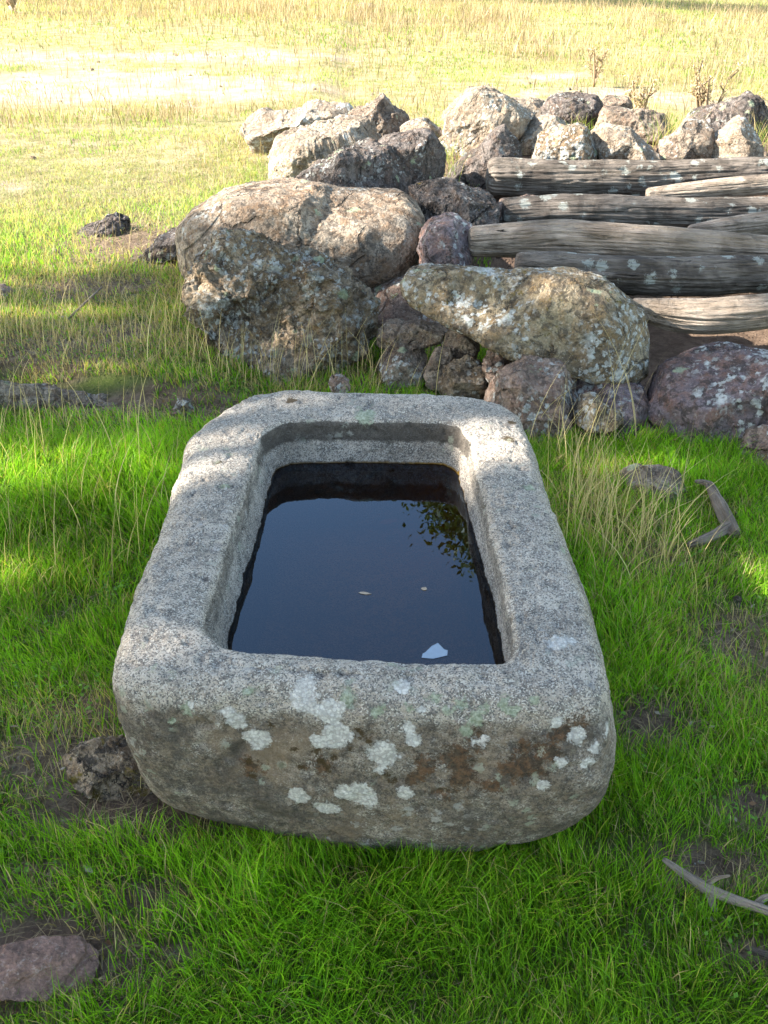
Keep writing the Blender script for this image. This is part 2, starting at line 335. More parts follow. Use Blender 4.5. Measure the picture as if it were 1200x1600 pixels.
pink_m = np.clip(np.maximum(ellipses(gx, gy, PINK), np.maximum(.9*pile_mask(gx, gy), .3*smooth(gx, .35, .7)*smooth(gy, 3.45, 3.65)*smooth(gy, 6.4, 6.1))), 0, 1)
ground = mesh_np('ground', Vg, Fg, M['soil'], attrs=dict(far=far_m*(1 - smooth(gx, .35, .6)*smooth(gy, 3.4, 3.6)*smooth(gy, 6.4, 6.1)*smooth(gx, 3.6, 3.2)), bare=bare_m, pink=pink_m, thin=np.clip(ellipses(gx, gy, THIN) + 2*smooth(gx, .35, .6)*smooth(gy, 3.4, 3.6)*smooth(gy, 6.4, 6.1), 0, 2))); tag(ground, kind='structure')

# ------------------------------------------------------------------ rocks
bm = bmesh.new(); bmesh.ops.create_icosphere(bm, subdivisions=6, radius=1)
ICO6 = (np.array([v.co[:] for v in bm.verts]), np.array([[q.index for q in f.verts] for f in bm.faces])); bm.free()
bm = bmesh.new(); bmesh.ops.create_icosphere(bm, subdivisions=7, radius=1)
ICO7 = (np.array([v.co[:] for v in bm.verts]), np.array([[q.index for q in f.verts] for f in bm.faces])); bm.free()
bm = bmesh.new(); bmesh.ops.create_icosphere(bm, subdivisions=4, radius=1)
ICO4 = (np.array([v.co[:] for v in bm.verts]), np.array([[q.index for q in f.verts] for f in bm.faces])); bm.free()
def polar_radius(pts, th, smooth_w):
    """radius of polygon pts (2D about origin) in directions th, rounded"""
    n = 720; T = np.linspace(-PI, PI, n, endpoint=False); D = np.stack([np.cos(T), np.sin(T)], 1)
    best = np.zeros(n)
    for i in range(len(pts)):
        a = pts[i]; b = pts[(i+1) % len(pts)]; e = b - a
        den = D[:, 0]*e[1] - D[:, 1]*e[0]; den = np.where(np.abs(den) < 1e-12, 1e-12, den)
        t = (a[0]*e[1] - a[1]*e[0])/den; s = (a[0]*D[:, 1] - a[1]*D[:, 0])/den
        ok = (t > 0) & (s >= -1e-6) & (s <= 1+1e-6); best = np.where(ok & (t > best), t, best)
    kk = np.arange(-40, 41); w = np.exp(-(kk/(smooth_w*2+1e-3))**2); w /= w.sum()
    best = np.convolve(np.concatenate([best[-40:], best, best[:40]]), w, 'valid')
    return np.interp(th, np.concatenate([T, [PI]]), np.concatenate([best, best[:1]]))
FOOT = []     # footprints that keep grass out
def vnormals(V, F):
    fn = np.cross(V[F[:, 1]] - V[F[:, 0]], V[F[:, 2]] - V[F[:, 0]]); o = np.zeros_like(V)
    for j in range(3):
        for a in range(3): o[:, a] += np.bincount(F[:, j], fn[:, a], len(V))
    return o/np.maximum(np.linalg.norm(o, axis=1), 1e-12)[:, None]
def relax(V, F, it=1):
    a = np.concatenate([F[:, 0], F[:, 1], F[:, 2], F[:, 1], F[:, 2], F[:, 0]]); b = np.concatenate([F[:, 1], F[:, 2], F[:, 0], F[:, 0], F[:, 1], F[:, 2]]); n = np.bincount(a, minlength=len(V))
    for _ in range(it): V = .4*V + .6*np.stack([np.bincount(a, V[b, c], len(V))/n for c in range(3)], 1)
    return V
def rock(name, label, cat, mat, poly, Y, depth, rough=.05, rid=.5, facets=7, group=None, seed=0, hi=False, sm=5, fac=1.0, fs=1.0):
    rough *= .85; rid *= .85; sm = sm*.6
    rng = np.random.default_rng(seed + 100); V0, F0 = ICO7 if hi else ICO6
    poly = np.array(poly, float); cpx = (poly.min(0) + poly.max(0))/2
    c = at_y(cpx[0], cpx[1], Y); f = c - np.array([0, 0, CAM_H]); f /= np.linalg.norm(f)
    r = np.cross(f, [0, 0, 1]); r /= np.linalg.norm(r); u = np.cross(r, f); h = np.array([f[0], f[1], 0]); h /= np.linalg.norm(h)
    P2 = []
    for p in poly:
        d = ray(*p); t = np.dot(c - np.array([0, 0, CAM_H]), f)/np.dot(d, f); q = np.array([0, 0, CAM_H]) + d*t - c
        P2.append([np.dot(q, r), np.dot(q, u)])
    P2 = np.array(P2); th = np.arctan2(V0[:, 1], V0[:, 0]); rad = polar_radius(P2, th, sm)
    size = np.sqrt(np.prod(P2.max(0) - P2.min(0)))
    rho = np.sqrt(V0[:, 0]**2 + V0[:, 1]**2); dz = V0[:, 2]
    k_ = np.ones(len(V0))*1.0
    e = 3.6; nrm = (rho**e + np.abs(dz)**e)**(1/e); rho2 = rho/nrm; dz2 = dz/nrm
    for _ in range(facets):                                   # flat broken faces
        n = rng.normal(size=3); n /= np.linalg.norm(n); dist = rng.uniform(.66, .92)
        dp = V0 @ n; lim = np.where(dp > .05, dist/np.maximum(dp, .05), 9)
        k_ = np.minimum(k_, np.maximum(lim, .6))
    side = np.clip(np.abs(dz)*1.6, 0.12, 1)                     # facets act on the body, the traced outline stays
    k_ = 1 - (1 - k_)*side
    L = (rad*rho2*k_)[:, None]*(np.cos(th)[:, None]*r + np.sin(th)[:, None]*u) + (dz2*depth*k_)[:, None]*np.where((dz2 > 0)[:, None], f, h)
    for ns, amt in ((14, .8), (60, .6), (220, .35)):         # broken facets at three sizes
        nrmv = vnormals(L, F0); si = rng.choice(len(L), ns, replace=False); wob = L + .10*size*ns**-.5*np.stack([fbm(L/size*6 + q_, 2) for q_ in (1, 5, 9)], 1)*2
        dmat = ((wob[:, None, :] - L[si][None])**2).sum(-1) if ns < 100 else None
        if dmat is None:
            near = np.concatenate([((wob[a_:a_+8000, None, :] - L[si][None])**2).sum(-1).argmin(1) for a_ in range(0, len(L), 8000)])
        else: near = dmat.argmin(1)
        s_ = L[si][near]; n_ = nrmv[si][near]; off = ((s_ - L)*n_).sum(1); off = np.clip(off, -.12*size, .03*size); L = L + n_*(off*amt*fac*(.62 + .5*min(rough/.06, 1.0)))[:, None]
        L = relax(L, F0, 2 if ns < 100 else 1)
    nd = vnormals(L, F0)
    q = L/size*2.2*fs + seed*3.7
    disp = rough*size*(fbm(q, 5, gain=.55)*(1-rid)*1.6 + (fbm(q*1.7 + 5, 5, True, .6) - .3)*rid)
    disp += .012*rough/.06*(fbm(L*22 + seed, 4, True, .62) - .25) + .003*fbm(L*90 + seed, 3)
    L = L + nd*disp[:, None]
    P = L + c
    zb = P[:, 2].min(); base = np.array([c[0], c[1], zb])
    o = mesh_np(name, P, F0, M[mat], loc=base); tag(o, label, cat, group)
    FOOT.append((c[0], c[1], np.ptp(P[:, 0])*.40, np.ptp(P[:, 1])*.40))
    return o
PG = 'boulders and stones heaped in the pile'
rock('boulder', 'long flat-topped tan slab boulder resting over the rough lichen boulder', 'boulder', 'rock_slab',
     [(284, 352), (300, 326), (350, 292), (420, 279), (480, 281), (560, 296), (625, 303), (652, 322), (662, 355), (658, 392), (630, 420), (580, 436), (500, 428), (400, 425), (330, 440), (296, 425), (284, 395)], 4.85, .36, .03, .25, 3, PG, 1, True, 1.2, .45)
rock('boulder', 'large pitted grey boulder with pale green lichen, standing in grass behind the trough', 'boulder', 'rock_grey',
     [(304, 395), (335, 364), (400, 374), (470, 394), (540, 418), (572, 446), (578, 480), (566, 520), (545, 556), (500, 590), (430, 600), (370, 585), (345, 548), (322, 490), (305, 430)], 4.12, .26, .13, .85, 8, PG, 2, True, 4)
rock('boulder', 'long nose-shaped ochre boulder crusted with white lichen and yellow moss', 'boulder', 'rock_nose',
     [(628, 452), (640, 427), (700, 415), (790, 419), (860, 415), (920, 428), (972, 455), (1000, 482), (1004, 530), (1006, 572), (975, 592), (930, 582), (870, 566), (820, 552), (775, 528), (735, 510), (690, 492), (648, 478)], 3.72, .22, .045, .5, 5, PG, 3, True, 3, .5)
rock('boulder', 'dark crusted wedge-shaped rock just behind the flat slab boulder', 'boulder', 'rock_dark',
     [(466, 278), (500, 250), (545, 226), (585, 222), (612, 238), (640, 268), (648, 305), (600, 325), (540, 325), (475, 312)], 5.55, .28, .07, .6, 8, PG, 4, True)
rock('boulder', 'upright dark rock with grey lichen at the right of the wedge-shaped dark rock', 'boulder', 'rock_dark',
     [(592, 226), (612, 207), (650, 202), (676, 218), (690, 252), (684, 290), (650, 305), (612, 298), (598, 262)], 5.75, .22, .06, .5, 7, PG, 5)
rock('boulder', 'low sunlit pale rock at the far left end of the pile', 'boulder', 'rock_pale',
     [(378, 196), (398, 178), (440, 170), (500, 164), (545, 168), (552, 192), (530, 215), (470, 232), (430, 240), (400, 232), (386, 215)], 8.3, .40, .07, .5, 6, PG, 6)
rock('boulder', 'sunlit cream rock bulging above the grass behind the slab boulder', 'boulder', 'rock_pale',
     [(428, 285), (434, 230), (462, 202), (530, 186), (580, 200), (604, 225), (600, 260), (540, 285), (480, 300), (440, 300)], 6.9, .38, .08, .6, 6, PG, 7, True)
rock('boulder', 'craggy pointed rock with a white tip on the left part of the pile', 'boulder', 'rock_brown',
     [(538, 184), (556, 166), (578, 162), (600, 143), (610, 160), (636, 170), (632, 196), (610, 210), (606, 240), (560, 240), (546, 210)], 7.5, .28, .09, .7, 8, PG, 8)
rock('boulder', 'small smooth pale rock between the craggy rock and the tall sunlit block', 'boulder', 'rock_pale',
     [(626, 200), (640, 190), (665, 186), (684, 198), (692, 226), (684, 250), (640, 250)], 7.2, .18, .05, .4, 6, PG, 9)
rock('boulder', 'tallest sunlit block at the back of the pile with a tan broken face', 'boulder', 'rock_pale',
     [(690, 232), (698, 182), (722, 150), (752, 137), (788, 145), (836, 178), (822, 202), (790, 225), (760, 260), (720, 268), (694, 255)], 7.0, .34, .06, .4, 8, PG, 10, True, 3)
rock('boulder', 'dark triangular stone leaning against the end of the thick rear log', 'boulder', 'rock_dark',
     [(692, 285), (722, 250), (765, 212), (788, 193), (806, 222), (815, 262), (780, 300), (740, 315), (700, 305)], 6.1, .16, .05, .4, 6, PG, 11, False, 2)
rock('boulder', 'rounded sunlit stone right of the tallest block', 'boulder', 'rock_pale',
     [(796, 222), (808, 195), (845, 180), (875, 185), (888, 205), (872, 240), (810, 255)], 6.9, .22, .05, .4, 6, PG, 12)
rock('boulder', 'mossy brown stone resting low just behind the rear log', 'boulder', 'rock_grey',
     [(832, 250), (842, 212), (880, 197), (912, 199), (932, 220), (930, 255), (880, 262)], 6.55, .2, .06, .5, 6, PG, 13)
rock('boulder', 'blocky dark rock with pale patches and a flat top at the back of the pile', 'boulder', 'rock_dark',
     [(842, 196), (858, 152), (895, 147), (935, 154), (940, 185), (920, 212), (860, 215)], 7.7, .26, .07, .5, 9, PG, 14)
rock('boulder', 'flat white sunlit stone tucked behind the tallest block', 'boulder', 'rock_pale',
     [(788, 170), (800, 152), (838, 154), (862, 172), (856, 200), (800, 200)], 8.0, .25, .04, .4, 6, PG, 15)
rock('boulder', 'grey-brown rock with a shaded right side behind the loose flat stone', 'boulder', 'rock_brown',
     [(932, 200), (945, 165), (985, 168), (1035, 186), (1056, 208), (1040, 232), (960, 235)], 7.4, .26, .07, .5, 7, PG, 16)
rock('boulder', 'pale stone with a bluish white lichen flank just above the rear log', 'boulder', 'rock_pale',
     [(924, 225), (930, 202), (955, 193), (985, 200), (1010, 224), (1036, 248), (980, 262), (930, 255)], 6.55, .2, .05, .4, 7, PG, 17)
rock('boulder', 'squat tan stone with a dark shaded right edge near the right of the pile', 'boulder', 'rock_brown',
     [(1030, 250), (1032, 222), (1056, 202), (1072, 185), (1102, 190), (1116, 212), (1112, 246), (1070, 258)], 6.6, .2, .05, .4, 7, PG, 18)
rock('boulder', 'bright white upright stone at the right end of the pile', 'boulder', 'rock_pale',
     [(1100, 255), (1118, 210), (1146, 183), (1172, 190), (1190, 225), (1194, 256), (1140, 262)], 6.5, .18, .05, .4, 8, PG, 19)
rock('boulder', 'long dark ridge-shaped rock at the far right back of the pile', 'boulder', 'rock_dark',
     [(1050, 205), (1085, 176), (1145, 153), (1178, 156), (1192, 185), (1215, 200), (1210, 235), (1120, 225)], 7.5, .3, .08, .6, 7, PG, 20)
rock('boulder', 'grey rubble stone peeping between the blocky dark rock and the long ridge', 'boulder', 'rock_brown',
     [(925, 172), (945, 152), (975, 150), (990, 165), (985, 185), (940, 192)], 8.2, .22, .06, .5, 7, PG, 21)
rock('boulder', 'dark brown rock wedged between the slab boulder and the logs', 'boulder', 'rock_dark',
     [(636, 305), (655, 282), (700, 277), (748, 296), (775, 325), (778, 352), (740, 370), (690, 365), (655, 345)], 5.15, .25, .07, .5, 8, PG, 22, True)
rock('boulder', 'dark stone with a pink broken patch touching the end of the pale log', 'boulder', 'rock_purple',
     [(656, 372), (668, 346), (700, 338), (735, 352), (742, 392), (728, 415), (695, 430), (662, 425)], 4.55, .18, .05, .5, 7, PG, 23)
rock('boulder', 'smooth pinkish stone showing under the thick rear log', 'boulder', 'rock_pink',
     [(772, 330), (786, 310), (815, 306), (850, 314), (856, 335), (820, 352), (780, 356)], 5.3, .14, .03, .3, 5, PG, 24)
rock('boulder', 'buried pinkish brown boulder in the shade under the slab and nose boulders', 'boulder', 'rock_pink',
     [(556, 450), (600, 425), (660, 425), (700, 470), (760, 505), (820, 545), (800, 590), (700, 590), (600, 590), (565, 540)], 4.6, .35, .04, .3, 5, PG, 25, True)
rock('stone', 'flat brown rubble stone topmost at the left of the small stones', 'stone', 'rock_brown',
     [(588, 524), (606, 504), (650, 501), (698, 512), (700, 532), (655, 545), (600, 545)], 3.95, .12, .06, .4, 7, PG, 26)
rock('stone', 'rounded brown rubble stone below the flat brown one', 'stone', 'rock_brown',
     [(592, 560), (612, 536), (652, 538), (668, 560), (662, 590), (620, 600), (600, 590)], 3.85, .11, .06, .4, 7, PG, 27)
rock('stone', 'upright light grey rubble stone under the tip of the nose boulder', 'stone', 'rock_brown',
     [(692, 540), (700, 514), (722, 512), (748, 532), (745, 560), (712, 568)], 3.85, .09, .05, .4, 8, PG, 28)
rock('stone', 'narrow tan rubble stone left of the speckled triangular one', 'stone', 'rock_brown',
     [(664, 575), (678, 545), (702, 540), (712, 565), (702, 600), (672, 608)], 3.78, .08, .05, .4, 7, PG, 29)
rock('stone', 'speckled triangular grey-green stone low among the rubble', 'stone', 'rock_grey',
     [(686, 600), (704, 568), (738, 556), (760, 575), (762, 610), (725, 625), (692, 618)], 3.68, .10, .05, .4, 8, PG, 30)
rock('stone', 'small reddish upright stone below the middle of the nose boulder', 'stone', 'rock_pink',
     [(754, 565), (764, 545), (786, 546), (794, 572), (786, 598), (766, 594)], 3.62, .07, .05, .4, 8, PG, 31)
rock('stone', 'small brown stone beside the reddish upright stone', 'stone', 'rock_brown',
     [(786, 560), (795, 541), (822, 550), (836, 572), (815, 590), (794, 585)], 3.72, .08, .05, .4, 8, PG, 32)
rock('boulder', 'pinkish grey base boulder right behind the trough corner', 'boulder', 'rock_pink',
     [(766, 625), (786, 580), (822, 556), (868, 568), (900, 595), (898, 650), (870, 692), (815, 700), (776, 670)], 3.45, .18, .05, .4, 7, PG, 33, True)
rock('boulder', 'shadowed grey base stone directly under the blunt end of the nose boulder', 'boulder', 'rock_purple',
     [(880, 618), (900, 590), (960, 585), (1000, 600), (1015, 640), (990, 685), (920, 680), (890, 650)], 3.48, .18, .05, .4, 7, PG, 34)
rock('stone', 'small yellow-ochre stone lit by the sun in front of the base stones', 'stone', 'rock_nose',
     [(900, 640), (908, 618), (930, 616), (968, 645), (972, 668), (930, 672), (905, 662)], 3.3, .07, .04, .4, 8, PG, 35)
rock('boulder', 'big purplish boulder with a reddish lower side at the right edge', 'boulder', 'rock_purple',
     [(996, 640), (1012, 600), (1045, 568), (1090, 550), (1145, 541), (1210, 548), (1260, 580), (1275, 640), (1240, 700), (1150, 720), (1060, 712), (1006, 690)], 3.42, .28, .04, .3, 7, PG, 36, True, 4, .8)
rock('stone', 'pinkish stone cut by the right edge below the purplish boulder', 'stone', 'rock_pink',
     [(1148, 712), (1160, 680), (1195, 664), (1240, 672), (1255, 710), (1220, 735), (1160, 735)], 3.15, .12, .05, .4, 7, PG, 37)
# stones on their own in the grass
rock('stone', 'flat tan stone half buried in grass between the purplish boulder and the pale stick', 'stone', 'rock_brown',
     [(966, 738), (985, 727), (1030, 728), (1070, 748), (1078, 765), (1040, 782), (990, 765)], 2.93, .10, .04, .3, 4, None, 40)
rock('stone', 'mossy brown stone wedged against the lower left side of the trough', 'stone', 'rock_moss',
     [(99, 1188), (112, 1164), (150, 1151), (200, 1158), (245, 1180), (250, 1212), (200, 1228), (140, 1226), (108, 1210)], 1.64, .07, .045, .5, 6, None, 41, True)
rock('stone', 'flat pinkish stone flush with the ground in the lower left grass', 'stone', 'rock_plain',
     [(-40, 1500), (10, 1474), (70, 1462), (125, 1462), (155, 1486), (140, 1518), (70, 1540), (-30, 1538)], 1.162, .05, .02, .3, 2, None, 42, True, 5, .3)
rock('stone', 'small pink stone lying in the grass below the trough', 'stone', 'rock_pink',
     [(264, 1495), (275, 1484), (295, 1485), (300, 1500), (285, 1512), (268, 1508)], 1.20, .02, .05, .4, 6, None, 43)
rock('stone', 'dark stone lying alone in the sunlit field at the left', 'stone', 'rock_dark',
     [(116, 382), (138, 352), (180, 334), (198, 342), (200, 365), (165, 385), (130, 396)], 5.75, .10, .06, .4, 6, None, 44)
rock('stone', 'long dark stone sloping down from the slab boulder into the grass', 'stone', 'rock_dark',
     [(196, 428), (222, 396), (252, 370), (290, 358), (300, 380), (262, 402), (225, 440)], 5.2, .10, .05, .4, 6, None, 45)
rock('stone', 'reddish stone cut by the left edge of the photo', 'stone', 'rock_pink',
     [(-30, 480), (-15, 452), (12, 448), (28, 462), (30, 490), (10, 505), (-25, 505)], 4.7, .09, .07, .5, 8, None, 46)
rock('stone', 'small bluish grey stone in dry grass right of the reddish stone', 'stone', 'rock_grey',
     [(78, 495), (90, 474), (112, 470), (124, 480), (110, 498), (88, 506)], 4.6, .06, .05, .4, 6, None, 47)
rock('stone', 'small red-brown stone with a flat pink flake in the left grass', 'stone', 'rock_pink',
     [(182, 552), (190, 538), (218, 540), (226, 552), (215, 562), (190, 562)], 4.12, .05, .05, .4, 6, None, 48)
rock('rock_ledge', 'long low stone ledge along the grassy step at the left', 'rock', 'rock_brown',
     [(-60, 608), (0, 597), (70, 603), (150, 614), (220, 620), (285, 628), (296, 645), (220, 655), (100, 655), (-20, 650), (-60, 640)], 3.62, .10, .05, .5, 5, None, 49, True)
rock('stone', 'small pinkish stone in the grass just behind the trough rim', 'stone', 'rock_pink',
     [(512, 598), (518, 585), (532, 582), (544, 592), (545, 612), (524, 616)], 3.62, .035, .05, .4, 6, None, 50)
rock('stone', 'small grey stone in the grass beyond the left rim end of the trough', 'stone', 'rock_grey',
     [(268, 640), (280, 622), (300, 625), (304, 645), (285, 656)], 3.5, .04, .05, .4, 6, None, 51)
rock('stone', 'small dark stone in trodden grass near the right edge', 'stone', 'rock_dark',
     [(1142, 945), (1150, 930), (1160, 935), (1164, 958), (1150, 965)], 2.27, .02, .05, .4, 6, None, 52)
rock('stone', 'white stone far off in the dry grass at the top of the field', 'stone', 'rock_pale',
     [(548, 14), (562, 5), (585, 8), (588, 22), (560, 26)], 22.5, .25, .05, .4, 6, None, 53)

# ------------------------------------------------------------------ logs
def tube(pts, radii, nseg=48, crack=0.0, step=.012, rough=.05, seed=0, flat=1.0, knots=()):
    pts = np.array(pts, float); radii = np.array(radii, float)
    d = np.concatenate([[0], np.cumsum(np.linalg.norm(np.diff(pts, axis=0), axis=1))]); L = d[-1]
    n = max(6, int(L/step)); s = np.linspace(0, L, n)
    def cr(vals):     # smooth interpolation
        out = np.stack([np.interp(s, d, vals[:, j]) for j in range(vals.shape[1])], 1)
        w = max(1, n//(len(vals)*3)); ker = np.ones(2*w+1)/(2*w+1)
        pad = np.concatenate([out[:1] - (out[1:w+1] - out[:1])[::-1], out, out[-1:] + (out[-1:] - out[-w-1:-1])[::-1]]) if w < n else out
        return np.stack([np.convolve(pad[:, j], ker, 'valid') for j in range(out.shape[1])], 1)
    C = cr(pts); rr = cr(radii[:, None])[:, 0]
    T = np.gradient(C, axis=0); T /= np.linalg.norm(T, axis=1)[:, None]
    up = np.array([0, 0, 1.0]) if abs(T[0][2]) < .9 else np.array([0, 1.0, 0]); A = np.cross(T, up); A /= np.linalg.norm(A, axis=1)[:, None]; B = np.cross(A, T)
    th = np.linspace(0, 2*PI, nseg, endpoint=False)
    ss, tt = np.meshgrid(s, th, indexing='ij'); ct, st = np.cos(tt).ravel(), np.sin(tt).ravel(); sr = ss.ravel(); r0 = np.repeat(rr, nseg)
    q = np.stack([sr*1.6 + seed*7, ct*1.3, st*1.3], 1); q2 = np.stack([sr*2.5 + seed*3, ct*5, st*5], 1)
    rad = r0*(1 + rough*2.2*fbm(q, 3) + rough*1.0*(fbm(q2, 4, True)-.3))
    if crack:
        g1 = pnoise(np.stack([sr*.9 + seed*5, ct*2.6 + .25*np.sin(sr*5), st*2.6], 1)); g2 = pnoise(np.stack([sr*2.2 + seed, ct*7, st*7], 1))
        rad = rad - r0*crack*(np.exp(-(g1/.035)**2)*.9 + np.exp(-(g2/.06)**2)*.35) + r0*.05*pnoise(np.stack([sr*3 + seed, ct*11, st*11], 1))
        rad = rad*(1 - .10*np.clip(st, 0, 1)*(pnoise(np.stack([sr*1.1, ct*0 + seed, st*0], 1)) + .4))
    e = np.minimum(sr, L - sr); rad = rad*np.where(e < .35*r0, .80 + .20*np.sqrt(np.clip(e/(.35*r0+1e-9), 0, 1)), 1)
    P = np.repeat(C, nseg, 0) + (ct*rad)[:, None]*np.repeat(A, nseg, 0) + (st*rad*flat)[:, None]*np.repeat(B, nseg, 0)
    gr = np.stack([sr, ct*r0, st*r0], 1)
    i = np.arange(n*nseg).reshape(n, nseg); F = np.stack([i[:-1], np.roll(i[:-1], -1, 1), np.roll(i[1:], -1, 1), i[1:]], -1).reshape(-1, 4)
    # caps
    F3 = []; V = [P]; G = [gr]; base = len(P)
    for end, ring in ((0, i[0]), (n-1, i[-1])):
        c = P[ring].mean(0) + T[end]*(-.01 if end == 0 else .01)*(rr[end]/.08); V.append(c[None]); G.append(np.array([[s[end], 0, 0]]))
        a, b = ring, np.roll(ring, -1)
        F3.append(np.stack([b, a, np.full(nseg, base)], 1) if end == 0 else np.stack([a, b, np.full(nseg, base)], 1)); base += 1
    return np.concatenate(V), [F] + F3, np.concatenate(G)
def join_tubes(lst):
    V, G, F4, F3, off = [], [], [], [], 0
    for v, f, g in lst:
        V.append(v); G.append(g); F4.append(f[0] + off); F3 += [q + off for q in f[1:]]; off += len(v)
    return np.concatenate(V), [np.concatenate(F4), np.concatenate(F3)], np.concatenate(G)
def log(label, mat, pts, radii, seed, extra=None, **kw):
    P = [at_y(a, b, c) for a, b, c in pts]
    t = tube(P, np.array(radii)*.93, seed=seed, nseg=120, crack=.20, **kw); V, F, G = join_tubes([t] + (extra or []))
    base = np.array([V[:, 0].mean(), V[:, 1].mean(), V[:, 2].min()])
    o = mesh_np('log', V, F, M[mat], loc=base, attrs=dict(grain=G)); tag(o, label, 'log', 'weathered logs laid over the stones'); return o
log('thickest dark log at the back, spotted with white lichen, by the triangular stone', 'wood_dark',
    [(762, 276, 5.75), (850, 279, 5.75), (1000, 281, 5.78), (1200, 274, 5.85), (1500, 270, 6.0)], [.11, .112, .11, .10, .09], 1, rough=.07)
log('slim split log lying on the thick rear log at the right edge', 'wood_grey',
    [(1010, 303, 5.45), (1100, 297, 5.45), (1200, 288, 5.5), (1500, 262, 5.6)], [.03, .052, .055, .05], 2, rough=.06)
log('dark shaded log lying low between the thick rear log and the pale long log', 'wood_dark',
    [(786, 333, 5.2), (900, 328, 5.2), (1050, 333, 5.2), (1200, 333, 5.25), (1500, 330, 5.4)], [.075, .085, .085, .085, .08], 3, rough=.07)
log('long pale smooth log lying highest across the middle of the pile', 'wood_grey',
    [(733, 378, 4.50), (800, 375, 4.50), (880, 372, 4.47), (960, 377, 4.42), (1040, 382, 4.38), (1120, 387, 4.36), (1200, 392, 4.34), (1450, 410, 4.3)], [.068, .078, .083, .080, .082, .078, .070, .06], 4, rough=.055)
log('pale end of a log rising behind the long pale log at the right edge', 'wood_grey',
    [(1075, 362, 4.85), (1130, 357, 4.85), (1200, 350, 4.9), (1450, 322, 5.1)], [.03, .055, .065, .06], 5, rough=.04)
log('rugged dark grey log below the long pale log, ending behind the nose boulder', 'wood_dark',
    [(806, 412, 4.12), (870, 417, 4.12), (960, 427, 4.12), (1080, 432, 4.13), (1200, 428, 4.15), (1450, 420, 4.2)], [.05, .070, .082, .082, .075, .07], 6, rough=.10)
log('lowest front log, silvery grain, over the dark hollow at the right edge', 'wood_grey',
    [(985, 478, 3.83), (1040, 489, 3.82), (1100, 494, 3.80), (1160, 490, 3.80), (1220, 484, 3.80), (1450, 475, 3.85)], [.035, .066, .076, .074, .068, .06], 7, rough=.08)

# ------------------------------------------------------------------ trough
th = np.linspace(-PI, PI, 900, endpoint=False)
def outline(pxs, z, sm=2.5):
    p = np.array([at_z(a, b, z)[:2] for a, b in pxs]) - TC; return polar_radius(p, th, sm)
ZT = .44
rT = outline([(178, 1042), (205, 962), (240, 862), (275, 762), (296, 690), (325, 664), (360, 640), (395, 622), (440, 617), (600, 620), (740, 625), (782, 632), (812, 652), (826, 692), (856, 780), (893, 888), (925, 985), (943, 1062), (935, 1100), (850, 1108), (700, 1102), (560, 1095), (400, 1085), (250, 1076), (195, 1066)], ZT - .02, 1.7)
rI = outline([(318, 985), (345, 1008), (395, 1022), (600, 1032), (775, 1038), (800, 1030), (805, 1010), (790, 930), (762, 810), (742, 740), (735, 690), (718, 668), (690, 661), (500, 659), (440, 662), (412, 680), (402, 710), (372, 800), (340, 900)], ZT - .005, 1.8)
rW = outline([(352, 1000), (360, 1060), (430, 1085), (600, 1092), (760, 1095), (800, 1085), (796, 1045), (775, 950), (745, 850), (722, 760), (712, 735), (690, 724), (560, 722), (450, 724), (425, 738), (408, 800), (385, 890)], .32, 2.0)
rB = outline([(190, 1160), (205, 1215), (240, 1262), (320, 1295), (400, 1315), (560, 1340), (700, 1350), (800, 1332), (900, 1275), (955, 1215), (960, 1160), (930, 1060), (870, 860), (830, 760), (790, 700), (700, 690), (450, 690), (350, 720), (280, 820), (220, 1000)], 0.0, 3.5)
rB = np.minimum(rB, rT + .05)
dirs = np.stack([np.cos(th), np.sin(th)], 1)
rings, rz, rin = [], [], []
def ring(rad, z, inner=0.0): rings.append(rad); rz.append(np.full(len(th), z) if np.isscalar(z) else z); rin.append(inner)
rightness = smooth(dirs[:, 0], .1, .6)*smooth(-dirs[:, 1], -.3, .3)
leftfront = smooth(-dirs[:, 0], .15, .6)*smooth(-dirs[:, 1], .2, .7)
RO, RI_ = .055, .022
rTop = rT + .012
frontness = smooth(-dirs[:, 1], .55, .85)
for zz in np.linspace(-.06, ZT - RO, 95):
    t = np.clip((ZT - RO - zz)/(ZT - RO), 0, 1.2)
    w = t**1.6
    rad = rTop*(1-w) + rB*w
    rad = rad + .020*np.sin(PI*np.clip(t, 0, 1))*(1 - .5*leftfront) + rightness*.035*np.sin(PI*np.clip(t, 0, 1)**.8)
    under = np.clip((t - .72)/.48, 0, 1); rad = rad - under**1.8*(.05 + .10*rightness + .05*leftfront)
    ring(rad, zz, 0)
for a in np.linspace(0, PI/2, 26)[1:]:
    ring(rTop - RO*(1-np.cos(a)), ZT - RO + RO*np.sin(a), .3)
a0 = rTop - RO; a1 = rI + RI_
for t in np.linspace(0, 1, 46)[1:-1]:
    ring(a0*(1-t) + a1*t, ZT + .004*math.sin(PI*t), .6)
for a in np.linspace(0, PI/2, 14):
    ring(rI + RI_*(1-np.sin(a)), ZT - RI_*(1-np.cos(a)), 1.0)
rF = rW - .02
for zz in np.linspace(ZT - RI_, .14, 52)[1:]:
    t = np.clip((ZT - RI_ - zz)/(ZT - RI_ - .32), 0, 1); ledge = smooth(zz, .395, .375)
    rad = rI*(1-t) + np.minimum(rW, rI)*t
    ring(rad if zz > .32 else np.minimum(rW, rI)*(1 - (.32-zz)*.45), zz, 1.0 + (ZT - zz))
rl = rings[-1]
for t in np.linspace(0, 1, 22)[1:]: ring(rl*(1-t*.995), .14 - .035*math.sin(t*PI/2), 2.0)
nr = len(rings); RR = np.array(rings); ZZ = np.array(rz)
Vt = np.stack([TC[0] + RR*dirs[:, 0], TC[1] + RR*dirs[:, 1], ZZ], -1).reshape(-1, 3)
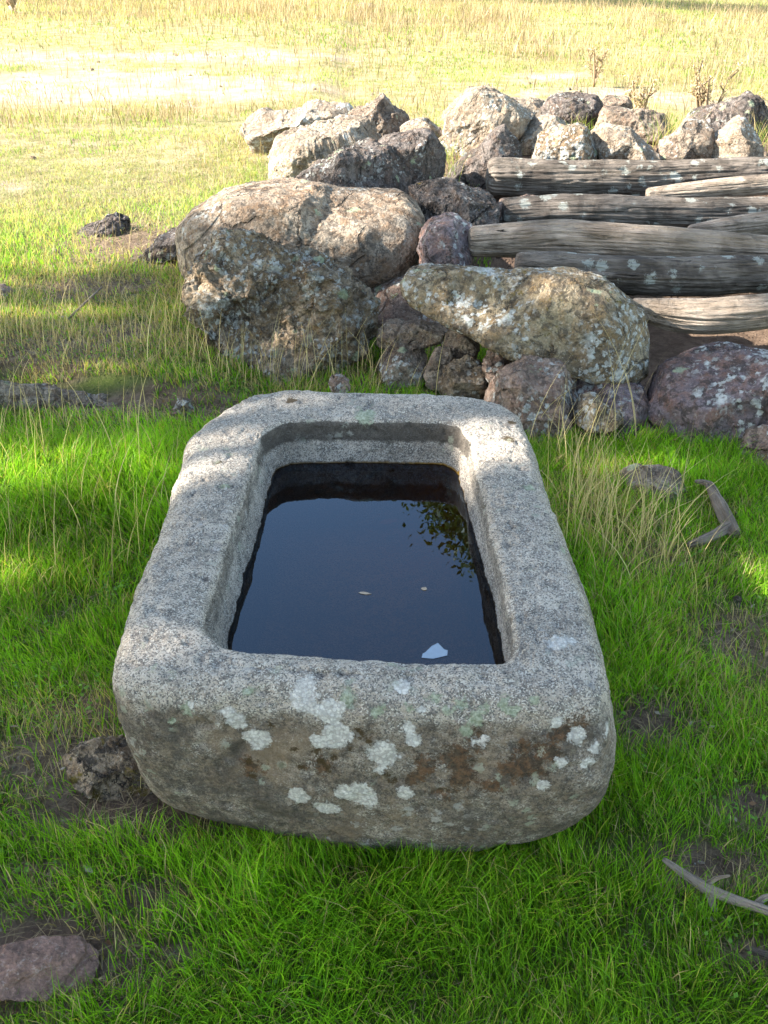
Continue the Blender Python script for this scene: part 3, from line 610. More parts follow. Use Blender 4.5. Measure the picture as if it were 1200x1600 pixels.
n = len(th); i = np.arange(nr*n).reshape(nr, n); Ft = np.stack([i[:-1], np.roll(i[:-1], -1, 1), np.roll(i[1:], -1, 1), i[1:]], -1).reshape(-1, 4)
gridV = Vt.reshape(nr, n, 3); du = np.roll(gridV, -1, 1) - np.roll(gridV, 1, 1); dv = np.gradient(gridV, axis=0); N = np.cross(du, dv).reshape(-1, 3); N /= np.maximum(np.linalg.norm(N, axis=1), 1e-9)[:, None]
inn = np.repeat(np.array(rin), n)
amp = np.where(inn > 1.2, .6, 1.0)
disp = amp*(.011*fbm(Vt*5 + 3, 4) + .0055*fbm(Vt*17 + 8, 4) + .0032*fbm(Vt*60, 4, True, .6)) - .006*np.clip(fbm(Vt*30 + 2, 3) - .22, 0, 1)*4
Vt = Vt + N*disp[:, None]
# crust spots: centres found on the stone itself
pxv, pyv = project(Vt); facing = (N @ np.array([0, -cp_, sp_])) > .05; outer = inn < .99
def spots(lst):
    d = np.full(len(Vt), 1.0)
    for px, py, rad in lst:
        dd = (pxv - px)**2 + (pyv - py)**2; cand = np.where(facing & outer)[0]; j = cand[np.argmin(dd[cand])]
        if dd[j] > 900: continue
        dep = Vt[j][1]*cp_ - (Vt[j][2]-CAM_H)*sp_
        d = np.minimum(d, np.linalg.norm(Vt - Vt[j], axis=1) - .85*rad/FPX*dep)
    return np.clip(d, -.05, .2)
pale = spots([(402, 1155, 24), (368, 1128, 18), (358, 1118, 14), (475, 1090, 28), (515, 1110, 28), (522, 1150, 30), (500, 1160, 18), (596, 1177, 28), (562, 1240, 32), (540, 1236, 20), (575, 1252, 20), (512, 1260, 20), (500, 1258, 14), (470, 1245, 20),
              (635, 1240, 16), (640, 1137, 11), (645, 1155, 14), (752, 1157, 12), (628, 1073, 14), (870, 1005, 20), (890, 1000, 14), (860, 1240, 14), (850, 1225, 10), (900, 1150, 16), (915, 1190, 14), (950, 1140, 10), (480, 1070, 16), (595, 1200, 8),
              (880, 1190, 12), (930, 1170, 12), (945, 1200, 10), (870, 1130, 10), (340, 1132, 7), (655, 1110, 6), (300, 1100, 5), (702, 1120, 5)])
green = spots([(540, 1090, 17), (572, 648, 20), (392, 1080, 10), (290, 1108, 10), (730, 1140, 12), (700, 1110, 12), (760, 1105, 10), (590, 1110, 10), (800, 1110, 12), (270, 1130, 9), (385, 1085, 8), (640, 1110, 8), (720, 1100, 10), (835, 1095, 10), (860, 770, 14), (825, 762, 12), (740, 1125, 14), (680, 1090, 9), (350, 760, 8), (880, 860, 9), (790, 1095, 12)])
moss = spots([(560, 1145, 12), (575, 1157, 9), (500, 1190, 10), (495, 1172, 9), (512, 1200, 8), (422, 1133, 7), (390, 1190, 8), (395, 1212, 8), (462, 1172, 6), (520, 1183, 7), (440, 1192, 6), (605, 1210, 7), (800, 660, 9), (795, 684, 12), (455, 626, 10), (340, 722, 8), (470, 1200, 6), (548, 1170, 6), (615, 1220, 6)])
rust = spots([(710, 1185, 24), (722, 1215, 20), (665, 1200, 16), (800, 1200, 18), (835, 1195, 18), (860, 1180, 14), (770, 1230, 12), (690, 1240, 12), (880, 1150, 14), (500, 1195, 14), (395, 1195, 14), (820, 1165, 10), (740, 1160, 8), (905, 1130, 10), (650, 1215, 10)])
zz = Vt[:, 2]
face = np.where(inn < .5, smooth(zz, .45, .36), 0)*(.55 + .45*smooth(-N[:, 1], -.2, .5))
grime_shade = np.where((inn > .99) & (zz > .30), smooth(zz, .375, .395)*smooth(zz, .437, .428)*.75 + smooth(zz, .328, .318)*.7, 0)  # waterline dirt and wall stain, plus painted shade under the rim rounding
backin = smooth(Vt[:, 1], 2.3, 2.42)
grime_shade = grime_shade*(.8 + .2*backin) + np.where(inn >= .6, .55*smooth(zz, .445, .43)*backin, 0)*.6 + np.where((inn > .99) & (zz < .31), .55 - .3*smooth(Vt[:, 1], 2.0, 2.4), 0) + np.where(inn < .5, .28*smooth(zz, .1, .0), 0)
sunlit_silt = np.where((inn > 1.0) & (zz < .325), np.exp(-(((Vt[:, 0]-.20)/.16)**2 + ((Vt[:, 1]-2.40)/.20)**2))*1.0 + .35*smooth(Vt[:, 1], 2.1, 2.4), 0)  # brown silt, with sunlight on the far right bed painted into its colour
tr = mesh_np('stone_trough', Vt, Ft, M['granite'], loc=(TC[0], TC[1], 0), attrs=dict(pale=pale, green=green, moss=moss, rust=rust, face=face, grime_shade=grime_shade, sunlit_silt=sunlit_silt))
tag(tr, 'rectangular hollowed granite trough full of dark water, lichen on its front', 'trough')
# closed underside cap is inside the ground

# water
wr = np.minimum(rW, rI) + .006
k = NT('dark_water')
fr = k.n('ShaderNodeFresnel'); fr.inputs['IOR'].default_value = 1.5
gl = k.n('ShaderNodeBsdfGlossy'); gl.inputs['Roughness'].default_value = 0.0; gl.inputs['Color'].default_value = (.58, .76, 1, 1)
v = k.n('ShaderNodeTexCoord').outputs['Object']
nb = k.bump(k.noise(v, 9, 2, .5), .02, .01); k.put(gl.inputs['Normal'], nb)
tp = k.n('ShaderNodeBsdfTransparent'); tp.inputs['Color'].default_value = (.44, .29, .13, 1)
mx = k.n('ShaderNodeMixShader'); k.t.links.new(fr.outputs[0], mx.inputs[0]); k.t.links.new(tp.outputs[0], mx.inputs[1]); k.t.links.new(gl.outputs[0], mx.inputs[2]); k.t.links.new(mx.outputs[0], k.out.inputs[0])
nw = len(th); Vw = np.concatenate([np.stack([TC[0] + wr*dirs[:, 0], TC[1] + wr*dirs[:, 1], np.full(nw, .320)], 1), [[TC[0], TC[1], .320]]])
a = np.arange(nw); Fw = np.stack([a, np.roll(a, -1), np.full(nw, nw)], 1)
wt = mesh_np('water', Vw, Fw, k.m); tag(wt, 'still dark water reflecting blue sky inside the trough', kind='structure')

# things in the water
def flat_mat(name, c, rough=.6, transl=0):
    k = NT(name); v = k.n('ShaderNodeTexCoord').outputs['Object']; cc = k.mix(k.noise(v, 90, 4, .6), [x*.65 for x in c], c); k.bsdf(cc, rough, None, .3); return k.m
M['paper'] = flat_mat('wet_paper', (.30, .38, .46), .35); M['deadleaf'] = flat_mat('dead_leaf', (.42, .32, .22)); M['deadleaf_grey'] = flat_mat('grey_dead_leaf', (.36, .31, .30)); M['redleaf'] = flat_mat('red_leaf', (.28, .10, .07))
def thin(name, label, cat, px, py, z, poly_m, rot, mat, curl=.0, group=None, thick=.0006, tilt=0.0):
    c = at_z(px, py, z); poly = np.array(poly_m, float); n = len(poly)
    ca, sa = math.cos(rot), math.sin(rot); q = np.stack([poly[:, 0]*ca - poly[:, 1]*sa, poly[:, 0]*sa + poly[:, 1]*ca], 1)
    bm = bmesh.new(); vs = [bm.verts.new((x, y, curl*(px_**2)*60 + tilt*y)) for (x, y), (px_, _) in zip(q, poly)]
    cv = bm.verts.new((q[:, 0].mean(), q[:, 1].mean(), curl*.02))
    for j in range(n): bm.faces.new((vs[j], vs[(j+1) % n], cv))
    g = bmesh.ops.extrude_face_region(bm, geom=bm.faces[:]); bmesh.ops.translate(bm, verts=[e for e in g['geom'] if isinstance(e, bmesh.types.BMVert)], vec=(0, 0, thick))
    bmesh.ops.recalc_face_normals(bm, faces=bm.faces[:])
    me = bpy.data.meshes.new(name); bm.to_mesh(me); bm.free(); me.materials.append(M[mat]); o = bpy.data.objects.new(name, me); COL.objects.link(o); o.location = [float(x) for x in c]; tag(o, label, cat, group); return o
LEAF = [(-.018, 0), (-.012, .005), (-.003, .008), (.007, .006), (.013, .002), (.020, 0), (.013, -.003), (.006, -.006), (-.004, -.007), (-.012, -.005)]
thin('paper_scrap', 'torn pale blue scrap of paper floating at the near end of the water', 'paper', 681, 1020, .3205, [(-.030, -.012), (-.008, -.018), (.020, -.012), (.024, .004), (.018, .008), (.010, .030), (-.004, .022), (-.020, .004), (-.026, .000)], .15, 'paper')
thin('floating_leaf', 'thin pale leaf floating alone left of the middle of the water', 'leaf', 570, 927, .3205, [(x*.75, y*.6) for x, y in LEAF], -.2, 'deadleaf', .0)
thin('floating_leaf', 'tiny round pale leaf floating right of the thin leaf', 'leaf', 663, 920, .3205, [(x*.35, y*.9) for x, y in LEAF], 1.2, 'deadleaf', 0)
thin('sunken_leaf', 'pinkish leaf lying under the water near the far end', 'leaf', 607, 815, .20, [(x*1.6, y*1.7) for x, y in LEAF], .4, 'redleaf', 0)

# ------------------------------------------------------------------ sticks
def stick(name, label, paths, mat, seed=1):
    ts = []
    for j, (pts, rad) in enumerate(paths):
        ts.append(tube([at_z(a, b, c) for a, b, c in pts], np.array(rad)*1.05, nseg=20, step=.004, crack=.22, rough=.16, seed=seed+j))
    V, F, G = join_tubes(ts); base = np.array([V[:, 0].mean(), V[:, 1].mean(), V[:, 2].min()])
    o = mesh_np(name, V, F, M[mat], loc=base, attrs=dict(grain=G)); tag(o, label, 'stick'); return o
stick('dead_branch', 'thick pale forked branch piece on the grass below the right boulders', [([(1108, 757, .05), (1122, 785, .04), (1135, 812, .035), (1148, 835, .03)], [.012, .018, .020, .017]),
      ([(1140, 822, .035), (1118, 836, .03), (1095, 845, .03), (1075, 852, .025)], [.017, .014, .012, .008]), ([(1112, 758, .05), (1098, 753, .055), (1086, 752, .05)], [.011, .008, .005])], 'wood_pale', 3)
stick('dead_branch', 'grey forked twig lying in the lower right grass, running out of frame', [([(1036, 1342, .06), (1070, 1366, .045), (1110, 1392, .04), (1160, 1410, .04), (1225, 1432, .05)], [.004, .007, .010, .008, .008]),
      ([(1110, 1390, .04), (1112, 1408, .03), (1118, 1425, .02)], [.010, .007, .004]), ([(1100, 1384, .04), (1120, 1372, .06), (1140, 1368, .08)], [.006, .004, .002]),
      ([(1180, 1415, .04), (1195, 1402, .05), (1230, 1400, .05)], [.006, .006, .005])], 'wood_pale', 9)
stick('dead_branch', 'short dark broken stick at the right edge of the lower grass', [([(1165, 1482, .03), (1190, 1490, .03), (1230, 1505, .03)], [.005, .007, .007])], 'bark', 12)
stick('dead_branch', 'thin straight bare stick lying in the shaded grass at the left', [([(90, 515, .05), (125, 480, .10), (160, 448, .14)], [.004, .004, .003])], 'wood_pale', 15)

# ------------------------------------------------------------------ grass and other growth
def in_trough(x, y, margin=0.0):
    dx, dy = x - TC[0], y - TC[1]; t = np.arctan2(dy, dx); rr = np.hypot(dx, dy)
    rb = np.interp(t, th, np.minimum(rT, rB*1.0) - .02 + margin, period=2*PI); return rr < rb
def rock_cover(x, y):
    m = (x > .5) & (y > 3.55) & (y < 6.3) & (x < 3.4)
    for cx, cy, rx, ry in FOOT: m |= ((x-cx)/rx)**2 + ((y-cy)/ry)**2 < 1
    return m
def blades(base, height, width, lean, azim, col, segs=3, curve=1.0, tipfade=None):
    n = len(base); u = np.linspace(0, 1, segs+1)
    d = np.stack([np.cos(azim), np.sin(azim)], 1); ang = RNG.uniform(0, PI, n); wv = np.stack([np.cos(ang), np.sin(ang), np.zeros(n)], 1)
    V = np.zeros((n, (segs)*2+1, 3)); C = np.zeros((n, segs*2+1, 3))
    for j, t in enumerate(u):
        off = lean*(t**(1+curve)); z = height*t*np.sqrt(np.maximum(1 - (lean/height*t**curve)**2*.45, .12))
        c = base + np.concatenate([d*off[:, None], z[:, None]], 1)
        w = width*(1 - t**1.6)*(.75 + .5*min(t*3, 1))*.6
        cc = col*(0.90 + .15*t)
        if j < segs:
            V[:, 2*j] = c - wv*w[:, None]; V[:, 2*j+1] = c + wv*w[:, None]; C[:, 2*j] = cc; C[:, 2*j+1] = cc
        else: V[:, 2*j] = c; C[:, 2*j] = cc
    m = segs*2+1; b = (np.arange(n)*m)[:, None]
    q = [np.stack([b[:, 0]+2*j, b[:, 0]+2*j+1, b[:, 0]+2*j+3, b[:, 0]+2*j+2], 1) for j in range(segs-1)]
    t3 = np.stack([b[:, 0]+2*segs-2, b[:, 0]+2*segs-1, b[:, 0]+2*segs], 1)
    return V.reshape(-1, 3), (np.concatenate(q) if q else np.zeros((0, 4), int)), t3, C.reshape(-1, 3)
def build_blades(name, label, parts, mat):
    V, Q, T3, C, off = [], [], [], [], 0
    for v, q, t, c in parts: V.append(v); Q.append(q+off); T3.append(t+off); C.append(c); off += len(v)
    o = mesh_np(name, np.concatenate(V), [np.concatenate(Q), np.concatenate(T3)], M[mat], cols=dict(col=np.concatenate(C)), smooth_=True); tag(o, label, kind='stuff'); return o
def scatter(y0, y1, dens, spread=.62, xlim=None):
    """random ground points in the strip y0..y1, even density dens per m2, a bit wider than the view"""
    hw = 1.15 + spread*y1 if xlim is None else xlim
    n = int(dens*(y1-y0)*2*hw); x = RNG.uniform(-hw, hw, n); y = RNG.uniform(y0, y1, n)
    keep = np.abs(x) < 1.15 + spread*y; return x[keep], y[keep]
def clumpy(x, y, s, off): return noise2(x, y, s, 3, off)
LUSH = [(150, 790, .55, .35, 1.0), (60, 900, .4, .2, .6), (330, 720, .2, .2, .4), (600, 1420, .6, .12, .7), (850, 1400, .3, .12, .6), (930, 900, .15, .5, .6), (900, 1250, .12, .15, .5), (880, 700, .3, .1, .4), (1100, 700, .3, .12, .6)]
DRYZ = [(60, 560, 1.0, .6, 1.0), (200, 480, .7, .5, 1.0), (420, 610, .4, .12, .6), (1100, 1000, .25, .3, .3), (320, 470, .25, .6, .8), (930, 790, .18, .3, .8), (130, 1150, .3, .15, .5), (60, 900, .25, .25, .3), (480, 590, .7, .15, .45), (1040, 880, .25, .15, .5), (1170, 1080, .12, .25, .35)]
parts = []
def green_band(y0, y1, dens, wscale, hscale, segs=3):
    x, y = scatter(y0, y1, dens)
    thin_ = ellipses(x, y, THIN); bare = ellipses(x, y, BARE_FAR); cl = clumpy(x, y, 6 if y0 < 5 else 1.3, 5.5); cl2 = clumpy(x, y, 1.6 if y0 < 5 else .5, 8.1)
    farf = smooth(y, 4.3, 7.0)
    dn = np.clip(.95 + .9*cl + .55*cl2, .06, 1)*np.clip(1 - 1.35*thin_, 0, 1)*(1 - .95*np.clip((bare + 1.2*clumpy(x, y, 1.2, 2.2))*1.4, 0, 1)*(bare > .1))*(1 - .40*farf)*(1 - .97*pile_mask(x, y))
    keep = (RNG.random(len(x)) < dn) & ~in_trough(x, y) & ~rock_cover(x, y)
    x, y, cl, cl2, farf, thin_ = x[keep], y[keep], cl[keep], cl2[keep], farf[keep], thin_[keep]
    n = len(x); lush = ellipses(x, y, LUSH); dry = ellipses(x, y, DRYZ)
    h = (.045 + .028*RNG.random(n) + .025*np.clip(cl+cl2, -.6, 1) + .055*lush)*hscale*(1 - .45*farf)*(1 - .35*thin_)*RNG.uniform(.6, 1.35, n)
    h = np.clip(h*(1 - .35*dry), .012, .17)
    w = (.0011 + .0010*RNG.random(n) + .0006*lush)*wscale
    az = RNG.uniform(0, 2*PI, n)*.75 + clumpy(x, y, 3, 1.1)*6
    lean = h*RNG.uniform(.15, .95, n)
    g1 = np.array([.13, .32, .012]); g2 = np.array([.235, .42, .020]); g3 = np.array([.06, .135, .012]); yel = np.array([.33, .32, .06]); straw = np.array([.40, .31, .15])
    t = RNG.random(n)[:, None]; col = g1*(1-t) + g2*t
    t2 = (RNG.random(n) < .22)[:, None]; col = np.where(t2, g3, col)
    cv = np.clip(.5 + 1.3*clumpy(x, y, 2.2, 4.4), 0, 1)[:, None]; col = col*(.80 + .40*cv)
    pyel = .06 + .25*farf + .25*dry; u = RNG.random(n); col = np.where((u < pyel)[:, None], yel*(.7+.6*RNG.random((n, 1))), col)
    pst = .045 + .38*farf + .50*dry + .35*thin_; u = RNG.random(n); col = np.where((u < pst)[:, None], straw*(.6+.7*RNG.random((n, 1))), col)
    col = col*(1-farf[:, None]) + (col*.42 + np.where((clumpy(x, y, .45, 9.9) > -.02)[:, None], np.array([.31, .28, .17]), np.array([.20, .27, .09]))*.62)*(.75 + .5*np.clip(.5 + 1.5*clumpy(x, y, .8, 3.7), 0, 1))[:, None]*farf[:, None]
    base = np.stack([x, y, ground_z(x, y) - .004], 1)
    parts.append(blades(base, h, w, lean, az, col, segs))
green_band(.80, 2.0, 46000, 1.05, .85, 3)
green_band(2.0, 3.2, 32000, 1.2, .82, 3)
green_band(3.2, 5.0, 15000, 1.7, .85, 3)
green_band(5.0, 8.0, 6500, 2.4, .9, 2)
green_band(8.0, 14.0, 1700, 4.0, 1.3, 2)
green_band(14.0, 34.0, 420, 7.5, 1.7, 2)
build_blades('grass', 'short fresh green grass around the trough and over the field', parts, 'blade')

# dead thatch lying low between the blades + dry stalks
parts = []
def thatch(y0, y1, dens, ws):
    x, y = scatter(y0, y1, dens); keep = ~in_trough(x, y, .01) & ~rock_cover(x, y) & (RNG.random(len(x)) < np.clip(.35 + clumpy(x, y, 4, 7.7)*1.1 + .6*ellipses(x, y, THIN) + .7*ellipses(x, y, DRYZ), .05, 1))
    x, y = x[keep], y[keep]; n = len(x); L = RNG.uniform(.03, .10, n)*(1 + .5*(y > 6)); hh = L*RNG.uniform(.25, .5, n)
    col = np.array([.34, .25, .14])*RNG.uniform(.35, 1.1, (n, 1)); base = np.stack([x, y, ground_z(x, y) + .001 + .012*RNG.random(n)], 1)
    parts.append(blades(base, hh, RNG.uniform(.0008, .0016, n)*ws, L*.95, RNG.uniform(0, 2*PI, n), col, 2, .3))
thatch(.8, 2.6, 4600, 1.2); thatch(2.6, 5, 4200, 1.8); thatch(5, 9, 1400, 3)
build_blades('dry_thatch', 'dead straw and thatch lying between the grass blades', parts, 'straw')

parts = []
def stalks(zones, hrange, w=.0017, sway=.35, colr=(.55, .44, .22)):
    for px, py, rx, ry, cnt in zones:
        c = at_z(px, py, 0); n = cnt; x = c[0] + RNG.normal(size=n)*rx; y = c[1] + RNG.normal(size=n)*ry
        keep = ~in_trough(x, y, .05) & ~rock_cover(x, y) & (y > .9); x, y = x[keep], y[keep]; n = len(x)
        h = RNG.uniform(*hrange, n); az = RNG.normal(.5, 1.6, n); base = np.stack([x, y, ground_z(x, y)], 1)
        col = np.array(colr)*RNG.uniform(.55, 1.2, (n, 1)); lean = h*RNG.uniform(.05, 1, n)*sway*1.6
        v, q, t, cc = blades(base, h, np.full(n, w)*RNG.uniform(.6, 1.5, n), lean, az, col, 6, .9); parts.append((v, q, t, cc))
stalks([(20, 560, .35, .2, 260), (20, 680, .22, .25, 170), (320, 500, .08, .30, 90), (390, 590, .2, .08, 60), (180, 480, .6, .3, 40), (450, 600, .35, .12, 70), (150, 430, .5, .4, 50), (250, 800, .15, .2, 26), (30, 850, .2, .2, 60), (640, 600, .3, .1, 40), (560, 595, .3, .06, 40)], (.10, .32))
stalks([(930, 815, .05, .10, 90), (960, 860, .10, .07, 60), (870, 700, .06, .10, 26), (1000, 900, .10, .07, 40)], (.12, .36), .0017, .5)
stalks([(80, 560, .9, .4, 600), (200, 480, .8, .4, 500), (500, 600, .5, .08, 120)], (.03, .09), .0015, .7, (.42, .33, .18))
stalks([(880, 640, .05, .06, 9), (950, 700, .12, .06, 12), (700, 600, .15, .06, 10)], (.28, .50), .0017, .5)
stalks([(100, 1190, .12, .10, 40), (90, 1100, .15, .1, 30), (1170, 1050, .15, .25, 45), (500, 1450, .5, .12, 20), (1000, 1500, .2, .1, 8)], (.05, .13), .0008, .6, (.42, .34, .17))
build_blades('tall_dry_grass', 'tall thin straw-coloured grass stalks near the trough and stones', parts, 'straw')

parts = []
def field_dry(y0, y1, dens, hr, ws, mask):
    x, y = scatter(y0, y1, dens); m = mask(x, y); keep = (RNG.random(len(x)) < m) & ~rock_cover(x, y); x, y = x[keep], y[keep]; n = len(x)
    h = RNG.uniform(*hr, n)*(0.6 + .8*np.clip(.5 + clumpy(x, y, 1.1, 6.6), 0, 1)); t = RNG.random((n, 1)); col = (np.array([.40, .31, .17])*(1-t) + np.array([.44, .33, .22])*t)*RNG.uniform(.35, 1.1, (n, 1))
    base = np.stack([x, y, ground_z(x, y)], 1); parts.append(blades(base, h, RNG.uniform(.7, 1.4, n)*ws, h*RNG.uniform(.05, .6, n), RNG.uniform(0, 2*PI, n), col, 3, .8))
TUSS = [(350, 40, 2.6, 2.0, .8), (640, 45, 2.0, 2.2, 1), (100, 15, 4, 2.5, .8), (840, 85, .7, 1.3, .9), (700, 20, 2, 2, .5), (1100, 120, 1.0, 1.0, .5), (200, 195, .9, .5, .8), (330, 190, .7, .3, .5), (1100, 40, 3, 3, .3), (60, 205, .8, .4, .4)]
tm = lambda x, y: np.clip(ellipses(x, y, TUSS)*(.38 + 2.4*clumpy(x, y, .9, 2.9)) , 0, 1)
field_dry(8.5, 14, 1300, (.06, .24), .0030, tm); field_dry(14, 34, 650, (.08, .34), .0050, tm)
field_dry(5, 9, 260, (.05, .16), .002, lambda x, y: np.clip(.4 + clumpy(x, y, 1.5, 5), 0, 1)*(1-pile_mask(x, y)))
field_dry(9, 34, 260, (.06, .20), .005, lambda x, y: np.clip(.35 + clumpy(x, y, .7, 5), 0, 1)*(1 - .7*ellipses(x, y, BARE_FAR)))
build_blades('dry_field_grass', 'dry straw tussocks and bleached grass across the sunny field', parts, 'straw')

# grass tufts growing among the stones
parts = []
for px, py, Yc, cnt, hh in [(905, 205, 6.75, 60, .20), (690, 262, 6.0, 50, .22), (700, 240, 6.6, 40, .2), (1040, 215, 6.9, 50, .28), (1180, 225, 6.9, 60, .3), (940, 215, 6.8, 30, .18), (1060, 200, 7.1, 50, .25)]:
    c = at_y(px, py, Yc); n = cnt; x = c[0] + RNG.normal(size=n)*.05; y = Yc + RNG.normal(size=n)*.05; base = np.stack([x, y, np.full(n, c[2]-.06)], 1)
    h = RNG.uniform(.5, 1, n)*hh; col = np.where(RNG.random((n, 1)) < .55, np.array([.20, .27, .05]), np.array([.48, .38, .19]))*RNG.uniform(.7, 1.2, (n, 1))
    parts.append(blades(base, h, np.full(n, .0022), h*RNG.uniform(.2, .9, n), RNG.uniform(0, 2*PI, n), col, 4, .9))
build_blades('grass_among_stones', 'long grass tufts growing up between the heaped stones', parts, 'blade')

# small round-leaved weeds in the grass
def leaf_cloud(centers, size, col, up=.4, aspect=.6):
    n = len(centers); a = RNG.normal(size=(n, 3)); a[:, 2] += up; a /= np.linalg.norm(a, axis=1)[:, None]
    t = np.cross(a, RNG.normal(size=(n, 3))); t /= np.maximum(np.linalg.norm(t, axis=1), 1e-6)[:, None]; b = np.cross(a, t); s = size[:, None]
    V = np.stack([centers - t*s, centers - b*s*aspect + a*s*.12, centers + t*s, centers + b*s*aspect + a*s*.12], 1).reshape(-1, 3)
    F = (np.arange(n)*4)[:, None] + np.arange(4)[None]; return V, F, np.repeat(col, 4, 0)
x, y = scatter(1.0, 4.2, 700); x2 = RNG.normal(size=600)*.25; c0 = at_z(330, 850, 0); x = np.concatenate([x, c0[0] + x2*.5]); y = np.concatenate([y, c0[1] + RNG.normal(size=600)*.25])
keep = ~in_trough(x, y, .02) & ~rock_cover(x, y) & (RNG.random(len(x)) < np.clip(.3 + clumpy(x, y, 3, 3.3)*2, 0, 1)); x, y = x[keep], y[keep]; n = len(x)
x = np.repeat(x, 3) + RNG.normal(size=3*n)*.006; y = np.repeat(y, 3) + RNG.normal(size=3*n)*.006; n *= 3
cen = np.stack([x, y, ground_z(x, y) + RNG.uniform(.008, .04, n)], 1)
v_, f_, c_ = leaf_cloud(cen, RNG.uniform(.003, .0065, n), np.array([.12, .24, .035])*RNG.uniform(.6, 1.3, (n, 1)), 2.5, .8)
o = mesh_np('ground_weeds', v_, f_, M['blade'], cols=dict(col=c_)); tag(o, 'tiny round-leaved weeds among the grass', kind='stuff')
# leaf litter and soil crumbs
x, y = scatter(1.0, 5.2, 130); keep = ~in_trough(x, y, .02) & (RNG.random(len(x)) < np.clip(.25 + .9*ellipses(x, y, THIN) + clumpy(x, y, 2, 1.9)*.5, .03, 1)); x, y = x[keep], y[keep]; n = len(x)
cen = np.stack([x, y, ground_z(x, y) + RNG.uniform(.004, .025, n)], 1); cols_ = np.array([[.26, .18, .11], [.30, .25, .18], [.18, .10, .06], [.33, .28, .21]])[RNG.integers(0, 4, n)]*RNG.uniform(.6, 1.1, (n, 1))
v_, f_, c_ = leaf_cloud(cen, RNG.uniform(.006, .014, n), cols_, 1.2, .5)
o = mesh_np('leaf_litter', v_, f_, M['straw'], cols=dict(col=c_)); tag(o, 'fallen oak leaves and bits scattered in the grass', kind='stuff')
x, y = scatter(1.0, 5, 420); x = np.concatenate([x, scatter(5, 9, 40)[0][:900]]); y = np.concatenate([y, RNG.uniform(5, 9, len(x) - len(y))]); keep = ~in_trough(x, y, .02) & (RNG.random(len(x)) < np.clip(.02 + .9*ellipses(x, y, THIN)**1.5 + .5*pile_mask(x, y), 0, 1)); x, y = x[keep], y[keep]
x2 = RNG.uniform(-8, 6, 500); y2 = RNG.uniform(8, 20, 500); kk = RNG.random(500) < ellipses(x2, y2, BARE_FAR); x = np.concatenate([x, x2[kk]]); y = np.concatenate([y, y2[kk]]); n = len(x)
Vi, Fi = ICO4[0][:], ICO4[1]
bm = bmesh.new(); bmesh.ops.create_icosphere(bm, subdivisions=2, radius=1); Vi = np.array([q.co[:] for q in bm.verts]); Fi = np.array([[q.index for q in f.verts] for f in bm.faces]); bm.free()
sz = RNG.uniform(.0015, .0065, n)*(1 + 2.5*(y > 5)); Vp = Vi[None]*(sz[:, None, None])*RNG.uniform(.6, 1.3, (n, 1, 3))*(1 + .25*RNG.normal(size=(n, len(Vi), 1))*.5) + np.stack([x, y, ground_z(x, y)], 1)[:, None]
Fp = Fi[None] + (np.arange(n)*len(Vi))[:, None, None]
o = mesh_np('gravel', Vp.reshape(-1, 3), Fp.reshape(-1, 3), M['rock_brown'], smooth_=False); tag(o, 'small stone crumbs on the bare earth', kind='stuff')

# ------------------------------------------------------------------ dry thistles
def thistle(label, px, py, z, hgt, seed, nst=5, group='dry thistles behind the pile'):
    rg = np.random.default_rng(seed); b = at_y(px, py, z); b[2] = float(ground_z(np.array([b[0]]), np.array([b[1]]))[0]); root = empty('dry_thistle', b); tag(root, label, 'thistle', group)
    tubes, leaves = [], []
    for s in range(nst):
        az = rg.uniform(0, 2*PI); ln = hgt*rg.uniform(.65, 1); top = b + np.array([math.cos(az)*ln*.25, math.sin(az)*ln*.25, ln]); mid = (b+top)/2 + rg.normal(size=3)*.02*hgt
        tubes.append(tube([b, mid, top], [.006*hgt+.002, .005*hgt+.001, .003], 6, .04, .05, s))
        for j in range(5):
            t = rg.uniform(.35, 1); p = b*(1-t)+top*t; a2 = rg.uniform(0, 2*PI); e = p + np.array([math.cos(a2), math.sin(a2), .9])*hgt*.13*rg.uniform(.5, 1.2)
            tubes.append(tube([p, (p+e)/2, e], [.003, .0025, .002], 5, .03, .05, j)); leaves.append(e + rg.normal(size=(7, 3))*.012)
            leaves.append(p + (e-p)*rg.random((9, 1)) + rg.normal(size=(9, 3))*.02)
    V, F, G = join_tubes(tubes); o = mesh_np('stems', V - b, F, M['straw'], parent=root, cols=dict(col=np.tile([.30, .22, .14], (len(V), 1))))
    L = np.concatenate(leaves) - b; n = len(L); v_, f_, c_ = leaf_cloud(L, rg.uniform(.008, .020, n), np.array([.46, .36, .23])*rg.uniform(.5, 1.1, (n, 1)), .2, .35)
    mesh_np('leaves', v_, f_, M['straw'], parent=root, cols=dict(col=c_)); return root
thistle('tall dry brown thistle standing behind the right end of the pile', 1105, 165, 8.2, .62, 1, 6)
thistle('dry thistle cut by the right edge beside the tall one', 1190, 180, 8.0, .30, 2, 4)
thistle('low pale dry thistle in the field above the blocky dark rock', 1000, 145, 9.4, .45, 3, 5)
thistle('small dry weed in the middle of the field left of the thistles', 930, 110, 12.0, .4, 4, 5)
thistle('brown dry weed clump at the upper left corner', 25, 40, 19.5, .9, 6, 12, None)

